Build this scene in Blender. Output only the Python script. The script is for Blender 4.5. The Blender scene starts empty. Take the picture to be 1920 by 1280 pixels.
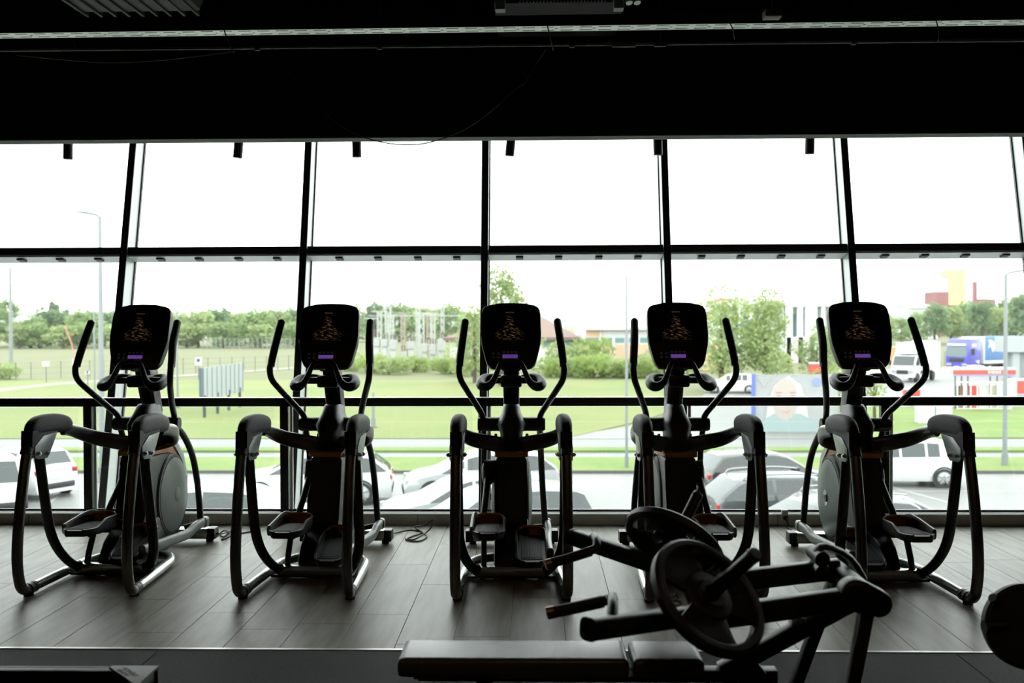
import bpy, bmesh, math, random
import numpy as np
from mathutils import Vector, Matrix, Euler
C = bpy.context.scene.collection
R = math.radians
# ------------------------------------------------------------------ camera, sky, exposure
F = 1866.7
CAM = Vector((0, 0, 1.69))
MCAM = Matrix.Rotation(R(1.35), 3, 'Z') @ Matrix.Rotation(R(90 - 1.01), 3, 'X') @ Matrix.Rotation(R(-0.18), 3, 'Z')
cd = bpy.data.cameras.new('camera')
cam = bpy.data.objects.new('camera', cd); C.objects.link(cam)
cam.location = CAM; cam.rotation_euler = MCAM.to_euler()
cd.sensor_width = 36; cd.lens = 35.0; cd.clip_end = 6000
cd.dof.use_dof = True; cd.dof.focus_distance = 6.6; cd.dof.aperture_fstop = 2.4
bpy.context.scene.camera = cam
W = bpy.data.worlds.new('overcast_sky'); bpy.context.scene.world = W; W.use_nodes = True
wb = W.node_tree.nodes['Background']
wb.inputs[0].default_value = (0.95, 1.0, 0.99, 1); wb.inputs[1].default_value = 4.6
vs = bpy.context.scene.view_settings
vs.view_transform = 'Standard'; vs.look = 'None'; vs.exposure = 0.0; vs.gamma = 1.0
vs.use_curve_mapping = False

def at(px, py, Y):                       # photo pixel -> room point on the plane y = Y
    d = MCAM @ Vector(((px - 960) / F, -(py - 640) / F, -1))
    return CAM + d * (Y / d.y)
GZ = -3.54
def on_ground(px, Y):                    # x of a photo column at distance Y near the ground
    p = at(px, 640 + 5.23 * F / Y - 33, Y); return p.x

# ------------------------------------------------------------------ materials
MATS = {}
def mat(name, col, rough=0.6, metal=0.0, spec=0.5, noise=0.0, nscale=8.0, bump=0.0, bscale=60.0, coat=0.0, emit=None, estr=0.0, col2=None, stretch=None, objrand=0.0):
    if name in MATS: return MATS[name]
    m = bpy.data.materials.new(name); m.use_nodes = True
    nt = m.node_tree; b = nt.nodes['Principled BSDF']
    b.inputs['Base Color'].default_value = (*col, 1)
    b.inputs['Roughness'].default_value = rough; b.inputs['Metallic'].default_value = metal
    b.inputs['Specular IOR Level'].default_value = spec
    b.inputs['Coat Weight'].default_value = coat
    if emit:
        b.inputs['Emission Color'].default_value = (*emit, 1); b.inputs['Emission Strength'].default_value = estr
    tc = nt.nodes.new('ShaderNodeTexCoord')
    src = tc.outputs['Object']
    if stretch:
        mp = nt.nodes.new('ShaderNodeMapping'); mp.inputs['Scale'].default_value = stretch
        nt.links.new(src, mp.inputs[0]); src = mp.outputs[0]
    if noise or col2:
        n = nt.nodes.new('ShaderNodeTexNoise'); n.inputs['Scale'].default_value = nscale; n.inputs['Detail'].default_value = 6
        nt.links.new(src, n.inputs['Vector'])
        mx = nt.nodes.new('ShaderNodeMix'); mx.data_type = 'RGBA'
        c2 = col2 if col2 else tuple(c * (1 - noise) for c in col)
        mx.inputs['A'].default_value = (*col, 1); mx.inputs['B'].default_value = (*c2, 1)
        rp = nt.nodes.new('ShaderNodeValToRGB'); rp.color_ramp.elements[0].position = .35; rp.color_ramp.elements[1].position = .65
        nt.links.new(n.outputs['Fac'], rp.inputs[0]); nt.links.new(rp.outputs[0], mx.inputs['Factor'])
        out = mx.outputs['Result']
        if objrand:
            oi = nt.nodes.new('ShaderNodeObjectInfo'); mr = nt.nodes.new('ShaderNodeMapRange')
            mr.inputs['To Min'].default_value = 1 - objrand; mr.inputs['To Max'].default_value = 1 + objrand
            nt.links.new(oi.outputs['Random'], mr.inputs['Value'])
            hv = nt.nodes.new('ShaderNodeHueSaturation'); nt.links.new(mr.outputs[0], hv.inputs['Value']); nt.links.new(out, hv.inputs['Color']); out = hv.outputs[0]
        nt.links.new(out, b.inputs['Base Color'])
    if bump:
        n2 = nt.nodes.new('ShaderNodeTexNoise'); n2.inputs['Scale'].default_value = bscale; n2.inputs['Detail'].default_value = 4
        nt.links.new(src, n2.inputs['Vector'])
        bp = nt.nodes.new('ShaderNodeBump'); bp.inputs['Strength'].default_value = bump; bp.inputs['Distance'].default_value = .01
        nt.links.new(n2.outputs['Fac'], bp.inputs['Height']); nt.links.new(bp.outputs[0], b.inputs['Normal'])
    MATS[name] = m; return m

def glass_mat(name, tint, fac=0.06, rough=0.0):
    m = bpy.data.materials.new(name); m.use_nodes = True; nt = m.node_tree
    nt.nodes.remove(nt.nodes['Principled BSDF'])
    t = nt.nodes.new('ShaderNodeBsdfTransparent'); t.inputs[0].default_value = (*tint, 1)
    g = nt.nodes.new('ShaderNodeBsdfGlossy'); g.inputs['Roughness'].default_value = rough
    fr = nt.nodes.new('ShaderNodeFresnel'); fr.inputs[0].default_value = 1.45
    mu = nt.nodes.new('ShaderNodeMath'); mu.operation = 'MULTIPLY'; mu.inputs[1].default_value = fac / .04
    mu.use_clamp = True
    mx = nt.nodes.new('ShaderNodeMixShader')
    ge = nt.nodes.new('ShaderNodeNewGeometry'); fb = nt.nodes.new('ShaderNodeMath'); fb.operation = 'SUBTRACT'; fb.inputs[0].default_value = 1
    m2 = nt.nodes.new('ShaderNodeMath'); m2.operation = 'MULTIPLY'        # only the outer face of each pane mirrors
    nt.links.new(ge.outputs['Backfacing'], fb.inputs[1])
    nt.links.new(fr.outputs[0], mu.inputs[0]); nt.links.new(mu.outputs[0], m2.inputs[0]); nt.links.new(fb.outputs[0], m2.inputs[1]); nt.links.new(m2.outputs[0], mx.inputs[0])
    nt.links.new(t.outputs[0], mx.inputs[1]); nt.links.new(g.outputs[0], mx.inputs[2])
    nt.links.new(mx.outputs[0], nt.nodes['Material Output'].inputs[0])
    return m

# ------------------------------------------------------------------ mesh helpers
def box(bm, x0, x1, y0, y1, z0, z1, bev=0.0, M=None):
    v = [bm.verts.new((x, y, z)) for x in (x0, x1) for y in (y0, y1) for z in (z0, z1)]
    fs = [bm.faces.new([v[i] for i in q]) for q in ((0,1,3,2),(4,6,7,5),(0,4,5,1),(2,3,7,6),(0,2,6,4),(1,5,7,3))]
    if M is not None: bmesh.ops.transform(bm, matrix=M, verts=v)
    if bev:
        es = list({e for f in fs for e in f.edges})
        bmesh.ops.bevel(bm, geom=es, offset=bev, segments=2, affect='EDGES', profile=.5)
def catmull(pts, k):
    pts = [Vector(p) for p in pts]
    if k <= 1 or len(pts) < 3: return pts
    out = []
    P = [pts[0] * 2 - pts[1]] + pts + [pts[-1] * 2 - pts[-2]]
    for i in range(1, len(P) - 2):
        for j in range(k):
            t = j / k; a, b, c, d = P[i-1], P[i], P[i+1], P[i+2]
            out.append(.5 * ((2*b) + (c - a)*t + (2*a - 5*b + 4*c - d)*t*t + (3*b - a - 3*c + d)*t*t*t))
    out.append(pts[-1]); return out
def tube(bm, pts, r, n=12, k=4, ry=None, up=(0, 0, 1), cap=True, pw=2.0):
    """sweep a (super)ellipse along a smooth path; r may be one number or one per control point; ry = half height along 'up'"""
    m = len(pts)
    rs = [r] * m if not isinstance(r, (list, tuple)) else list(r)
    rys = rs if ry is None else ([ry] * m if not isinstance(ry, (list, tuple)) else list(ry))
    P = catmull(pts, k)
    if len(P) > m:
        rs = [x.x for x in catmull([(a, 0, 0) for a in rs], k)]; rys = [x.x for x in catmull([(a, 0, 0) for a in rys], k)]
    rings = []; prev = Vector(up)
    for i, p in enumerate(P):
        t = (P[min(i+1, len(P)-1)] - P[max(i-1, 0)]).normalized()
        base = Vector(up) if ry is not None else prev
        s = t.cross(base)
        if s.length < 1e-3: s = t.cross(Vector((0, 1, 0)) if abs(t.y) < .9 else Vector((1, 0, 0)))
        s.normalize(); u = s.cross(t).normalized(); prev = u
        ring = []
        for q in range(n):
            a = 2*math.pi*q/n; ca, sa = math.cos(a), math.sin(a)
            if pw != 2: ca = math.copysign(abs(ca)**(2/pw), ca); sa = math.copysign(abs(sa)**(2/pw), sa)
            ring.append(bm.verts.new(p + s*ca*rs[i] + u*sa*rys[i]))
        rings.append(ring)
    for a, b in zip(rings, rings[1:]):
        for q in range(n): bm.faces.new((a[q], a[(q+1) % n], b[(q+1) % n], b[q]))
    if cap: bm.faces.new(rings[0][::-1]); bm.faces.new(rings[-1])
def cyl(bm, a, b, r, n=20, r2=None):
    tube(bm, [a, b], [r, r if r2 is None else r2], n, 1)
def prism(bm, pts, axis, a, b, bev=0.0, M=None, seg=2):
    """polygon pts in the two other axes, extruded along axis from a to b"""
    def mk(u, v, w): return {'x': (w, u, v), 'y': (u, w, v), 'z': (u, v, w)}[axis]
    A = [bm.verts.new(mk(u, v, a)) for u, v in pts]; B = [bm.verts.new(mk(u, v, b)) for u, v in pts]
    n = len(pts); fa = bm.faces.new(A); fb = bm.faces.new(B[::-1])
    for i in range(n): bm.faces.new((A[i], B[i], B[(i+1) % n], A[(i+1) % n]))
    if bev: bmesh.ops.bevel(bm, geom=list(set(fa.edges) | set(fb.edges)), offset=bev, segments=seg, affect='EDGES', profile=.5)
    if M is not None: bmesh.ops.transform(bm, matrix=M, verts=bm.verts[:])
def lathe(bm, prof, n=40, M=None, closed=False):
    """prof: (radius, height) turned round z"""
    rings = [[bm.verts.new((r*math.cos(2*math.pi*q/n), r*math.sin(2*math.pi*q/n), h)) for q in range(n)] for r, h in prof]
    vs_ = [v for ring in rings for v in ring]
    pr = list(zip(rings, rings[1:])) + ([(rings[-1], rings[0])] if closed else [])
    for a, b in pr:
        for q in range(n): bm.faces.new((a[q], a[(q+1) % n], b[(q+1) % n], b[q]))
    if not closed:
        bm.faces.new(rings[0][::-1]); bm.faces.new(rings[-1])
    if M is not None: bmesh.ops.transform(bm, matrix=M, verts=vs_)
def B(): return bmesh.new()
def mesh_of(name, bm, smooth=35):
    bmesh.ops.recalc_face_normals(bm, faces=bm.faces[:])
    me = bpy.data.meshes.new(name); bm.to_mesh(me); bm.free()
    if smooth:
        me.polygons.foreach_set('use_smooth', [True] * len(me.polygons)); me.set_sharp_from_angle(angle=R(smooth))
    return me
def obj(name, bm, m, parent=None, smooth=35, label=None, loc=None):
    me = bm if isinstance(bm, bpy.types.Mesh) else mesh_of(name, bm, smooth)
    if m is not None and not me.materials: me.materials.append(m)
    o = bpy.data.objects.new(name, me); C.objects.link(o)
    if parent is not None: o.parent = parent
    if label: o['label'] = label
    if loc is not None: o.location = loc
    return o
def tag(o, label, cat, group=None):
    o['label'] = label; o['category'] = cat
    if group: o['group'] = group
    return o
def thing(name, label, cat, loc=(0, 0, 0), rz=0.0, group=None):
    o = bpy.data.objects.new(name, None); C.objects.link(o); o.location = loc; o.rotation_euler = (0, 0, rz)
    o.empty_display_size = .1
    return tag(o, label, cat, group)
def struct(o): o['kind'] = 'structure'; return o
def copy_tree(o, parent=None):
    c = o.copy(); C.objects.link(c)
    if parent is not None: c.parent = parent
    for ch in o.children: copy_tree(ch, c)
    return c
def text_mesh(name, s, size, m, ext=.0006, spacing=1.0, shear=0.0):
    cu = bpy.data.curves.new(name, 'FONT'); cu.body = s; cu.size = size; cu.extrude = ext; cu.align_x = 'CENTER'; cu.align_y = 'CENTER'
    cu.space_character = spacing; cu.shear = shear
    t = bpy.data.objects.new(name, cu); C.objects.link(t)
    bpy.context.view_layer.update()
    me = bpy.data.meshes.new_from_object(t.evaluated_get(bpy.context.evaluated_depsgraph_get()))
    bpy.data.objects.remove(t); bpy.data.curves.remove(cu)
    me.materials.clear(); me.materials.append(m); me.name = name
    return me
ORD = ['first', 'second', 'third', 'fourth', 'fifth', 'sixth', 'seventh', 'eighth', 'ninth', 'tenth', 'eleventh', 'twelfth', 'thirteenth', 'fourteenth', 'fifteenth', 'sixteenth', 'seventeenth', 'eighteenth', 'nineteenth', 'twentieth', 'twenty-first', 'twenty-second', 'twenty-third', 'twenty-fourth', 'twenty-fifth', 'twenty-sixth', 'twenty-seventh', 'twenty-eighth', 'twenty-ninth', 'thirtieth']

M_BLACK = mat('black_plastic', (.018, .018, .019), .42, noise=.3, nscale=90, bump=.15, bscale=400)
M_GLOSS = mat('gloss_black', (.006, .006, .007), .12)
M_RUBBER = mat('black_rubber', (.02, .02, .02), .6, bump=.2, bscale=300)
M_STEEL = mat('graphite_steel', (.16, .152, .145), .3, metal=.75, noise=.12, nscale=14)
M_SILVER = mat('silver_steel', (.5, .52, .5), .26, metal=.85, noise=.1, nscale=10)
M_PLATE = mat('gusset_steel', (.33, .36, .35), .35, metal=.6)
M_CHROME = mat('bolt_chrome', (.6, .6, .6), .15, metal=1)
M_DARK = mat('dark_steel', (.03, .03, .032), .35, metal=.3)
M_GREY = mat('grey_shroud', (.12, .135, .125), .38, noise=.08, nscale=20)
M_LGREY = mat('light_grey_shroud', (.42, .46, .43), .35)
M_DISC = mat('disc_grey', (.15, .175, .16), .42, noise=.08, nscale=16)
M_ORANGE = mat('orange_plastic', (.5, .17, .012), .4)
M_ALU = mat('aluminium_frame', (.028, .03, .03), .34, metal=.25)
M_ALU2 = mat('mullion_side_lit', (.62, .68, .66), .4, metal=.25)  # window light on the mullion sides, painted as a paler grey
# ------------------------------------------------------------------ room shell
M_WOOD = mat('oak_vinyl', (.30, .278, .218), .40, spec=.34, col2=(.20, .178, .13), nscale=2.2, stretch=(7, .8, 1), bump=.06, bscale=30, objrand=.1)
M_MAT = mat('rubber_mat', (.024, .028, .026), .72, spec=.25, noise=.5, nscale=70, bump=.2, bscale=200)
M_SUB = mat('subfloor', (.02, .02, .018), .9)
M_CEIL = mat('black_ceiling', (.012, .012, .012), .8)
M_WALL = mat('dark_wall', (.02, .02, .021), .75, noise=.15, nscale=3)
FE = 8.35                                        # floor edge at the window kerb
bm = B(); box(bm, -7.4, 7.4, -4, FE, -.3, -.012); floor = struct(obj('floor', bm, M_SUB, smooth=0))
rng = random.Random(4)
PW, PL, MY = .30, 1.2, 5.135
base_bm = B(); box(base_bm, -PW/2+.0012, PW/2-.0012, -PL/2+.0012, PL/2-.0012, -.012, 0, .0012)
plank_me = mesh_of('plank', base_bm, 0); plank_me.materials.append(M_WOOD)
JY = {-4: 5.57, -3: 5.76, -2: 6.42, -1: 5.35}
for k in range(-16, 16):
    xc = -.143 + .3*k + .15
    y = JY.get(k, MY + rng.random()*PL) - 2*PL
    while y < FE:
        a, b = max(y, MY), min(y + PL, FE)
        if b - a > .04:
            if b - a > PL - .001: me = plank_me
            else:
                q = B(); box(q, -PW/2+.0012, PW/2-.0012, -(b-a)/2+.0012, (b-a)/2-.0012, -.012, 0, .0012); me = mesh_of('plank', q, 0); me.materials.append(M_WOOD)
            o = obj('plank', me, None, floor, loc=(xc, (a+b)/2, 0))
        y += PL
for i in range(-2, 3):
    for j in range(4):
        x0 = .09 + 2.05*i; y1 = MY - .03 - 2.05*j
        q = B(); box(q, x0+.002, x0+2.048, y1-2.046, y1, -.012, .002, .002); obj('mat_tile', q, M_MAT, floor, smooth=0)
q = B(); box(q, -7.3, 7.3, MY-.028, MY-.002, -.012, .006, .002)
struct(obj('trim_1', q, mat('trim_aluminium', (.75, .78, .76), .35, metal=.4), smooth=0))
q = B(); box(q, -7.4, 7.4, -4, 10.2, 4.2, 4.4); struct(obj('ceiling', q, M_CEIL, smooth=0))
for nm, x0, x1 in (('wall_left', -7.6, -7.4), ('wall_right', 7.4, 7.6)):
    q = B(); box(q, x0, x1, -4, 10.0, -.3, 4.4); struct(obj(nm, q, M_WALL, smooth=0))
q = B(); box(q, -7.6, 7.6, -4.2, -4, -.3, 4.4); struct(obj('wall_back', q, M_WALL, smooth=0))
# black bulkhead above the window, light on its underside painted as a paler strip
q = B(); box(q, -7.4, 7.4, 7.4, 7.56, 3.086, 4.2); bulk = struct(obj('trim_2', q, mat('bulkhead_black', (.008, .008, .01), .85), smooth=0))
q = B(); box(q, -7.4, 7.4, 7.402, 7.558, 3.076, 3.086); obj('lit_bottom_edge', q, mat('bulkhead_edge_lit', (.1, .11, .1), .7), bulk, smooth=0)
# kerb below the window
M_KERB = mat('kerb_grey', (.62, .57, .49), .5, noise=.1, nscale=6)
kerb = struct(obj('baseboard_front', (lambda q: (box(q, -7.4, 7.4, FE, FE+.17, -.012, .083), q)[1])(B()), M_KERB, smooth=0))
q = B(); box(q, -7.4, 7.4, FE-.004, FE+.17, .083, .094, .002); obj('kerb_cap', q, mat('kerb_cap_white', (.85, .87, .85), .4), kerb, smooth=0)
for x in (-5.3, -4.32, -2.95, -1.0, .75, 2.02, 3.05, 4.9):
    q = B(); box(q, x, x+.004, FE-.0015, FE+.001, 0, .083); obj('kerb_joint', q, M_SUB, kerb, smooth=0)
# leaning glass facade
TL = .229
def fy(z): return 8.95 + TL*z
win = bpy.data.objects.new('window_1', None); C.objects.link(win); struct(win)
G_FAC = glass_mat('facade_glass', (.975, .985, .98), .05)
mx = [-.478 + 1.717*i for i in range(-4, 5)]
dirv = Vector((0, TL, 1)).normalized(); nrm = Vector((0, 1, -TL)).normalized()
ML = Matrix(((1, 0, 0), (0, dirv.y, nrm.y), (0, dirv.z, nrm.z)))     # local (x, along slope, outward)
MF = Matrix.Translation((0, 8.95, 0)) @ ML.to_4x4()
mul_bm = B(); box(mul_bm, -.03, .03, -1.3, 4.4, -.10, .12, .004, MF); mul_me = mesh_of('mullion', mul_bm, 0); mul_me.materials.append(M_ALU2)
cap_bm = B(); box(cap_bm, -.034, .034, -1.3, 4.4, -.112, -.1, .003, MF); cap_me = mesh_of('mullion_face', cap_bm, 0); cap_me.materials.append(M_ALU)  # same metal as the sides; its unlit front is painted near black
gk_bm = B()
for s in (-1, 1): box(gk_bm, s*.036-.006, s*.036+.006, -1.3, 4.4, .09, .122, 0, MF)
gk_me = mesh_of('glazing_gasket', gk_bm, 0); gk_me.materials.append(M_BLACK)
for x in mx:
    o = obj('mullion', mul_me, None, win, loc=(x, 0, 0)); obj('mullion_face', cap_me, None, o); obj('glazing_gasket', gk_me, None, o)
SL = lambda z: z / dirv.z
sz = SL(2.365)
tr_bm = B(); box(tr_bm, .036, 1.681, sz-.032, sz+.045, -.105, .11, .004, MF); tr_me = mesh_of('transom', tr_bm, 0); tr_me.materials.append(M_ALU)
tl_bm = B(); box(tl_bm, .037, 1.680, sz-.045, sz-.032, -.09, .11, 0, MF); tl_me = mesh_of('transom_lip', tl_bm, 0); tl_me.materials.append(M_ALU2)
cl_bm = B(); box(cl_bm, -.035, .035, sz-.064, sz-.045, -.06, .02, .006, MF); cl_me = mesh_of('clip', cl_bm, 0); cl_me.materials.append(M_BLACK)
p1_bm = B(); box(p1_bm, .03, 1.687, sz+.03, 4.35, .097, .109, 0, MF); p1_me = mesh_of('pane', p1_bm, 0); p1_me.materials.append(G_FAC)
p2_bm = B(); box(p2_bm, .03, 1.687, -1.3, sz-.03, .097, .109, 0, MF); p2_me = mesh_of('pane', p2_bm, 0); p2_me.materials.append(G_FAC)
for x in mx[:-1]:
    t = obj('transom', tr_me, None, win, loc=(x, 0, 0)); obj('transom_lip', tl_me, None, t)
    for q_ in (.33, .70, 1.08, 1.45): obj('clip', cl_me, None, t, loc=(q_, 0, 0))
    obj('pane', p1_me, None, win, loc=(x, 0, 0)); obj('pane', p2_me, None, win, loc=(x, 0, 0))
q = B(); box(q, -7.4, 7.4, 8.5, 8.8, -.6, -.25); struct(obj('trim_3', q, M_KERB, smooth=0))
# ------------------------------------------------------------------ railing in front of the glass
rail = thing('railing', 'black handrail with glass panels running along the window wall', 'railing', (0, 8.43, 0))
q = B(); box(q, -7.38, 7.38, -.03, .03, .995, 1.062, .004); obj('handrail', q, M_ALU, rail)
q = B(); box(q, -7.38, 7.38, -.031, .031, 1.062, 1.07, .002); obj('handrail_cap', q, mat('rail_cap', (.75, .77, .76), .3, metal=.6), rail)
q = B(); box(q, -7.38, 7.38, -.012, .012, .098, .118); obj('bottom_rail', q, M_ALU, rail)
G_RAIL = glass_mat('railing_glass', (.98, .99, .985), .05)
pb = B(); box(pb, -.035, .035, -.03, .03, .094, .996, .003); pme = mesh_of('post', pb, 0); pme.materials.append(M_ALU)
cb = B(); box(cb, .046, .07, -.012, .012, .094, 1.03, .003); cme = mesh_of('glass_clamp', cb, 0); cme.materials.append(M_ALU2)
gb = B(); box(gb, .075, 1.60, -.004, .004, .12, .99, 0); gme = mesh_of('glass_panel', gb, 0); gme.materials.append(G_RAIL)
for i in range(-4, 4):
    x = -.45 + 1.69*i + .0
    obj('post', pme, None, rail, loc=(x, 0, 0)); obj('glass_clamp', cme, None, rail, loc=(x, 0, 0)); obj('glass_panel', gme, None, rail, loc=(x, 0, 0))
# ------------------------------------------------------------------ spots hanging behind the bulkhead
q = B(); box(q, -7, 7, 8.02, 8.06, 3.46, 3.49); obj('track_body', q, M_BLACK, tr_root := thing('lighting_track', 'black lighting track fixed above the window behind the bulkhead', 'track', (0, 0, 0)))
q = B(); 
for xx in (-6, -3, 0, 3, 6): cyl(q, (xx, 8.04, 3.49), (xx, 8.04, 4.198), .008, 8)
obj('suspension_rod', q, M_BLACK, tr_root)
for i, (px, tilt) in enumerate(((130, .03), (454, .09), (668, -.01), (965, .1), (1231, -.03), (1520, .02))):
    p = at(px, 291, 8.04)
    s = thing('spotlight', 'black cylinder spotlight under the bulkhead, %s from the left' % ORD[i], 'spotlight', (p.x, 8.04, 3.46), 0, 'spotlights above the window')
    q = B(); lathe(q, [(.0335, -.42), (.037, -.415), (.037, -.14), (.033, -.13)], 24); o = obj('lamp_body', q, M_BLACK, s); o.rotation_euler = (0, tilt, 0)
    q = B(); lathe(q, [(.028, -.421), (.03, -.4205)], 20); o2 = obj('lens', q, M_GLOSS, o)
    q = B(); cyl(q, (0, 0, -.135), (0, 0, -.02), .012, 12); box(q, -.04, .04, -.018, .018, -.03, .0, .003); obj('track_adapter', q, M_BLACK, s)
# ------------------------------------------------------------------ cable tray and clutter under the ceiling
tray = thing('cable_tray', 'perforated galvanised cable tray hung under the black ceiling', 'cable tray', (0, 5.52, 3.315), R(-.6))
q = B(); XS = -4.6; pitch = .105; nS = 86
ylev = [-.05, -.037, -.024, -.006, .006, .024, .037, .05]
def cellrow(j0, j1, holes):
    pass
for c in range(nS):
    x0 = XS + c*pitch
    for row, (ya, yb) in enumerate(((-.05, -.034), (-.034, -.022), (-.022, .022), (.022, .034), (.034, .05))):
        xs = [x0, x0+.018, x0+.087, x0+pitch]
        if row in (1, 3): segs = [(xs[0], xs[1]), (xs[2], xs[3])]
        else: segs = [(x0, x0+pitch)]
        if row == 2 and c % 2 == 0:
            box(q, x0, x0+pitch-.014, ya, yb, 0, .0015); box(q, x0+pitch-.014, x0+pitch, ya, -.006, 0, .0015); box(q, x0+pitch-.014, x0+pitch, .006, yb, 0, .0015); continue
        for a, b in segs: box(q, a, b, ya, yb, 0, .0015)
M_GALV = mat('galvanised', (.78, .84, .76), .38, metal=.6, noise=.12, nscale=12)
obj('tray_bottom', q, M_GALV, tray, smooth=0)
q = B()
for s in (-1, 1): box(q, XS, XS+nS*pitch, s*.05-.001, s*.05+.001, 0, .06)
obj('tray_side', q, mat('tray_side_dark', (.05, .05, .045), .6, metal=.3), tray, smooth=0)
for x in (-3.6, -1.2, 1.3, 3.7):
    q = B(); cyl(q, (x, 0, .0), (x, 0, .885), .005, 8); box(q, x-.02, x+.02, -.06, .06, .05, .06); obj('hanger_rod', q, M_STEEL, tray)
for x, dz in ((-1.72, -.11), (.06, -.12), (1.05, -.07), (2.15, -.1), (3.1, -.09)):
    q = B(); tube(q, [(x, -.055, .05), (x+.01, -.06, 0), (x+.03, -.05, dz*.6), (x+.045, 0, dz)], .0035, 6, 4); obj('cable_tie', q, M_BLACK, tray)
cond = thing('conduit', 'thin grey conduit pipe running below the cable tray', 'conduit', (0, 6.0, 3.36))
q = B(); cyl(q, (-4.8, 0, 0), (4.8, 0, 0), .0085, 10); obj('pipe', q, mat('conduit_grey', (.3, .31, .29), .45), cond)
for px, w in ((483, .03), (1072, .03), (1170, .14), (1238, .07), (1600, .03), (712, .03)):
    p = at(px, 88, 6.0); q = B(); cyl(q, (p.x-w/2, 0, -.004), (p.x+w/2, 0, -.004), .014, 12); obj('clamp', q, M_STEEL, cond)
for px in (712, 1238, 1600, 140):
    p = at(px, 88, 6.0); q = B(); cyl(q, (p.x, 0, .01), (p.x, 0, .84), .004, 6); obj('hanger_rod', q, M_STEEL, cond)
M_WIRE = mat('dull_wire', (.06, .055, .035), .6)
q = B(); tube(q, [at(x, y, 5.98) for x, y in ((495, 95), (520, 112), (560, 160), (600, 203), (640, 236), (690, 260), (750, 271), (800, 268), (860, 248), (915, 213), (965, 168), (983, 156), (1000, 128), (1023, 93))], .0035, 6, 5)
tag(obj('hanging_cable', q, M_WIRE), 'thin loose cable hanging in a deep loop below the conduit', 'cable')
q = B(); tube(q, [at(x, y, 5.98) for x, y in ((30, 103), (100, 110), (200, 117), (310, 112), (440, 96))], .0033, 6, 5)
tag(obj('hanging_cable', q, M_WIRE), 'thin cable sagging slightly along the dark bulkhead, nearest the photo left edge', 'cable')
# air handling unit and small ceiling things
ac = thing('ceiling_air_unit', 'dark air conditioning unit hung under the ceiling behind the cable tray', 'air unit', (0, 0, 0))
a = at(925, 33, 6.35); b = at(1172, 2, 6.35)
q = B(); box(q, a.x, b.x, 6.35, 7.1, 3.72, 4.0, .015); obj('casing', q, mat('unit_casing', (.012, .013, .012), .6), ac)
for px in (938, 1160):
    p = at(px, 25, 6.3); q = B(); box(q, p.x-.032, p.x+.032, 6.27, 6.35, 3.66, 3.83, .006); obj('bracket', q, mat('bracket_white', (.6, .62, .58), .45), ac)
for i in range(26):
    p = at(975 + i*6.4, 30, 6.345); q = B(); box(q, p.x-.004, p.x+.004, 6.335, 6.352, 3.725, 3.76); obj('vent_slat', q, mat('vent_slat', (.2, .21, .19), .5), ac, smooth=0)
for px in (1180, 1195):
    q = B(); p = at(px, 12, 6.3); cyl(q, (p.x, 6.3, 3.70), (p.x-.03, 6.4, 3.95), .022, 12); obj('pipe_elbow', q, M_GALV, ac)
for x in (a.x+.05, b.x-.05):
    q = B(); cyl(q, (x, 6.7, 3.98), (x, 6.7, 4.198), .006, 8); obj('hanger_rod', q, M_STEEL, ac)
p = at(1448, 27, 5.3)
jb = thing('junction_box', 'small square junction box with a round hole under the ceiling', 'junction box', (p.x, 5.3, p.z))
q = B(); box(q, -.045, .045, -.04, .04, -.02, .02, .004); obj('box_body', q, mat('box_cream', (.32, .3, .2), .6), jb)
q = B(); cyl(q, (0, -.042, -.002), (0, -.03, -.002), .011, 16); obj('knockout', q, M_GLOSS, jb)
q = B(); cyl(q, (0, 0, .01), (0, 0, 4.2-p.z), .005, 8); obj('drop_rod', q, M_STEEL, jb)
q = B(); a = at(125, 22, 4.9); b = at(365, 22, 4.9)
prism(q, [(4.6, 3.27), (4.55, 3.33), (4.6, 3.5), (5.0, 3.5), (5.05, 3.33), (5.0, 3.27)], 'x', a.x, b.x, .02)
for i in range(9):
    x = a.x + (b.x-a.x)*(i+.5)/9; box(q, x-.006, x+.006, 4.54, 5.06, 3.262, 3.51)
for x in (a.x+.1, b.x-.1): cyl(q, (x, 4.8, 3.5), (x, 4.8, 4.2), .006, 8)
tag(obj('air_duct', q, mat('duct_foil', (.02, .023, .02), .6, metal=.1, noise=.5, nscale=20)), 'dark foil air duct under the ceiling near the street lamp side', 'duct')
# warm ceiling downlights behind the viewer: their glints show on tubes and grips
for i, (x, y) in enumerate(((-2.6, 1.6), (.5, 1.6), (3.4, 1.6), (-2.6, -1.2), (.5, -1.2), (3.4, -1.2))):
    d = thing('downlight', 'warm ceiling downlight further back in the room, %s of its row' % ORD[i % 3] + (' near the mats' if i < 3 else ' near the back wall'), 'lamp', (x, y, 4.2))
    q = B(); lathe(q, [(.06, -.16), (.065, -.16), (.065, 0), (.06, 0)], 24, closed=True); obj('lamp_ring', q, M_BLACK, d)
    q = B(); cyl(q, (0, 0, -.14), (0, 0, -.13), .058, 24); obj('bulb_disc', q, mat('warm_bulb', (1, .6, .3), .5, emit=(1, .6, .32), estr=110), d)
# socket and plug on the kerb
p = at(1471, 966, FE)
so = thing('wall_socket', 'cream wall socket with a black plug on the kerb under the window', 'socket', (p.x, FE-.002, .10))
q = B(); box(q, -.026, .026, -.02, .012, -.06, .03, .004); obj('socket_box', q, mat('socket_cream', (.62, .56, .4), .5), so)
q = B(); cyl(q, (0, -.02, -.03), (0, -.055, -.03), .022, 20); obj('plug', q, M_BLACK, so)
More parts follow.
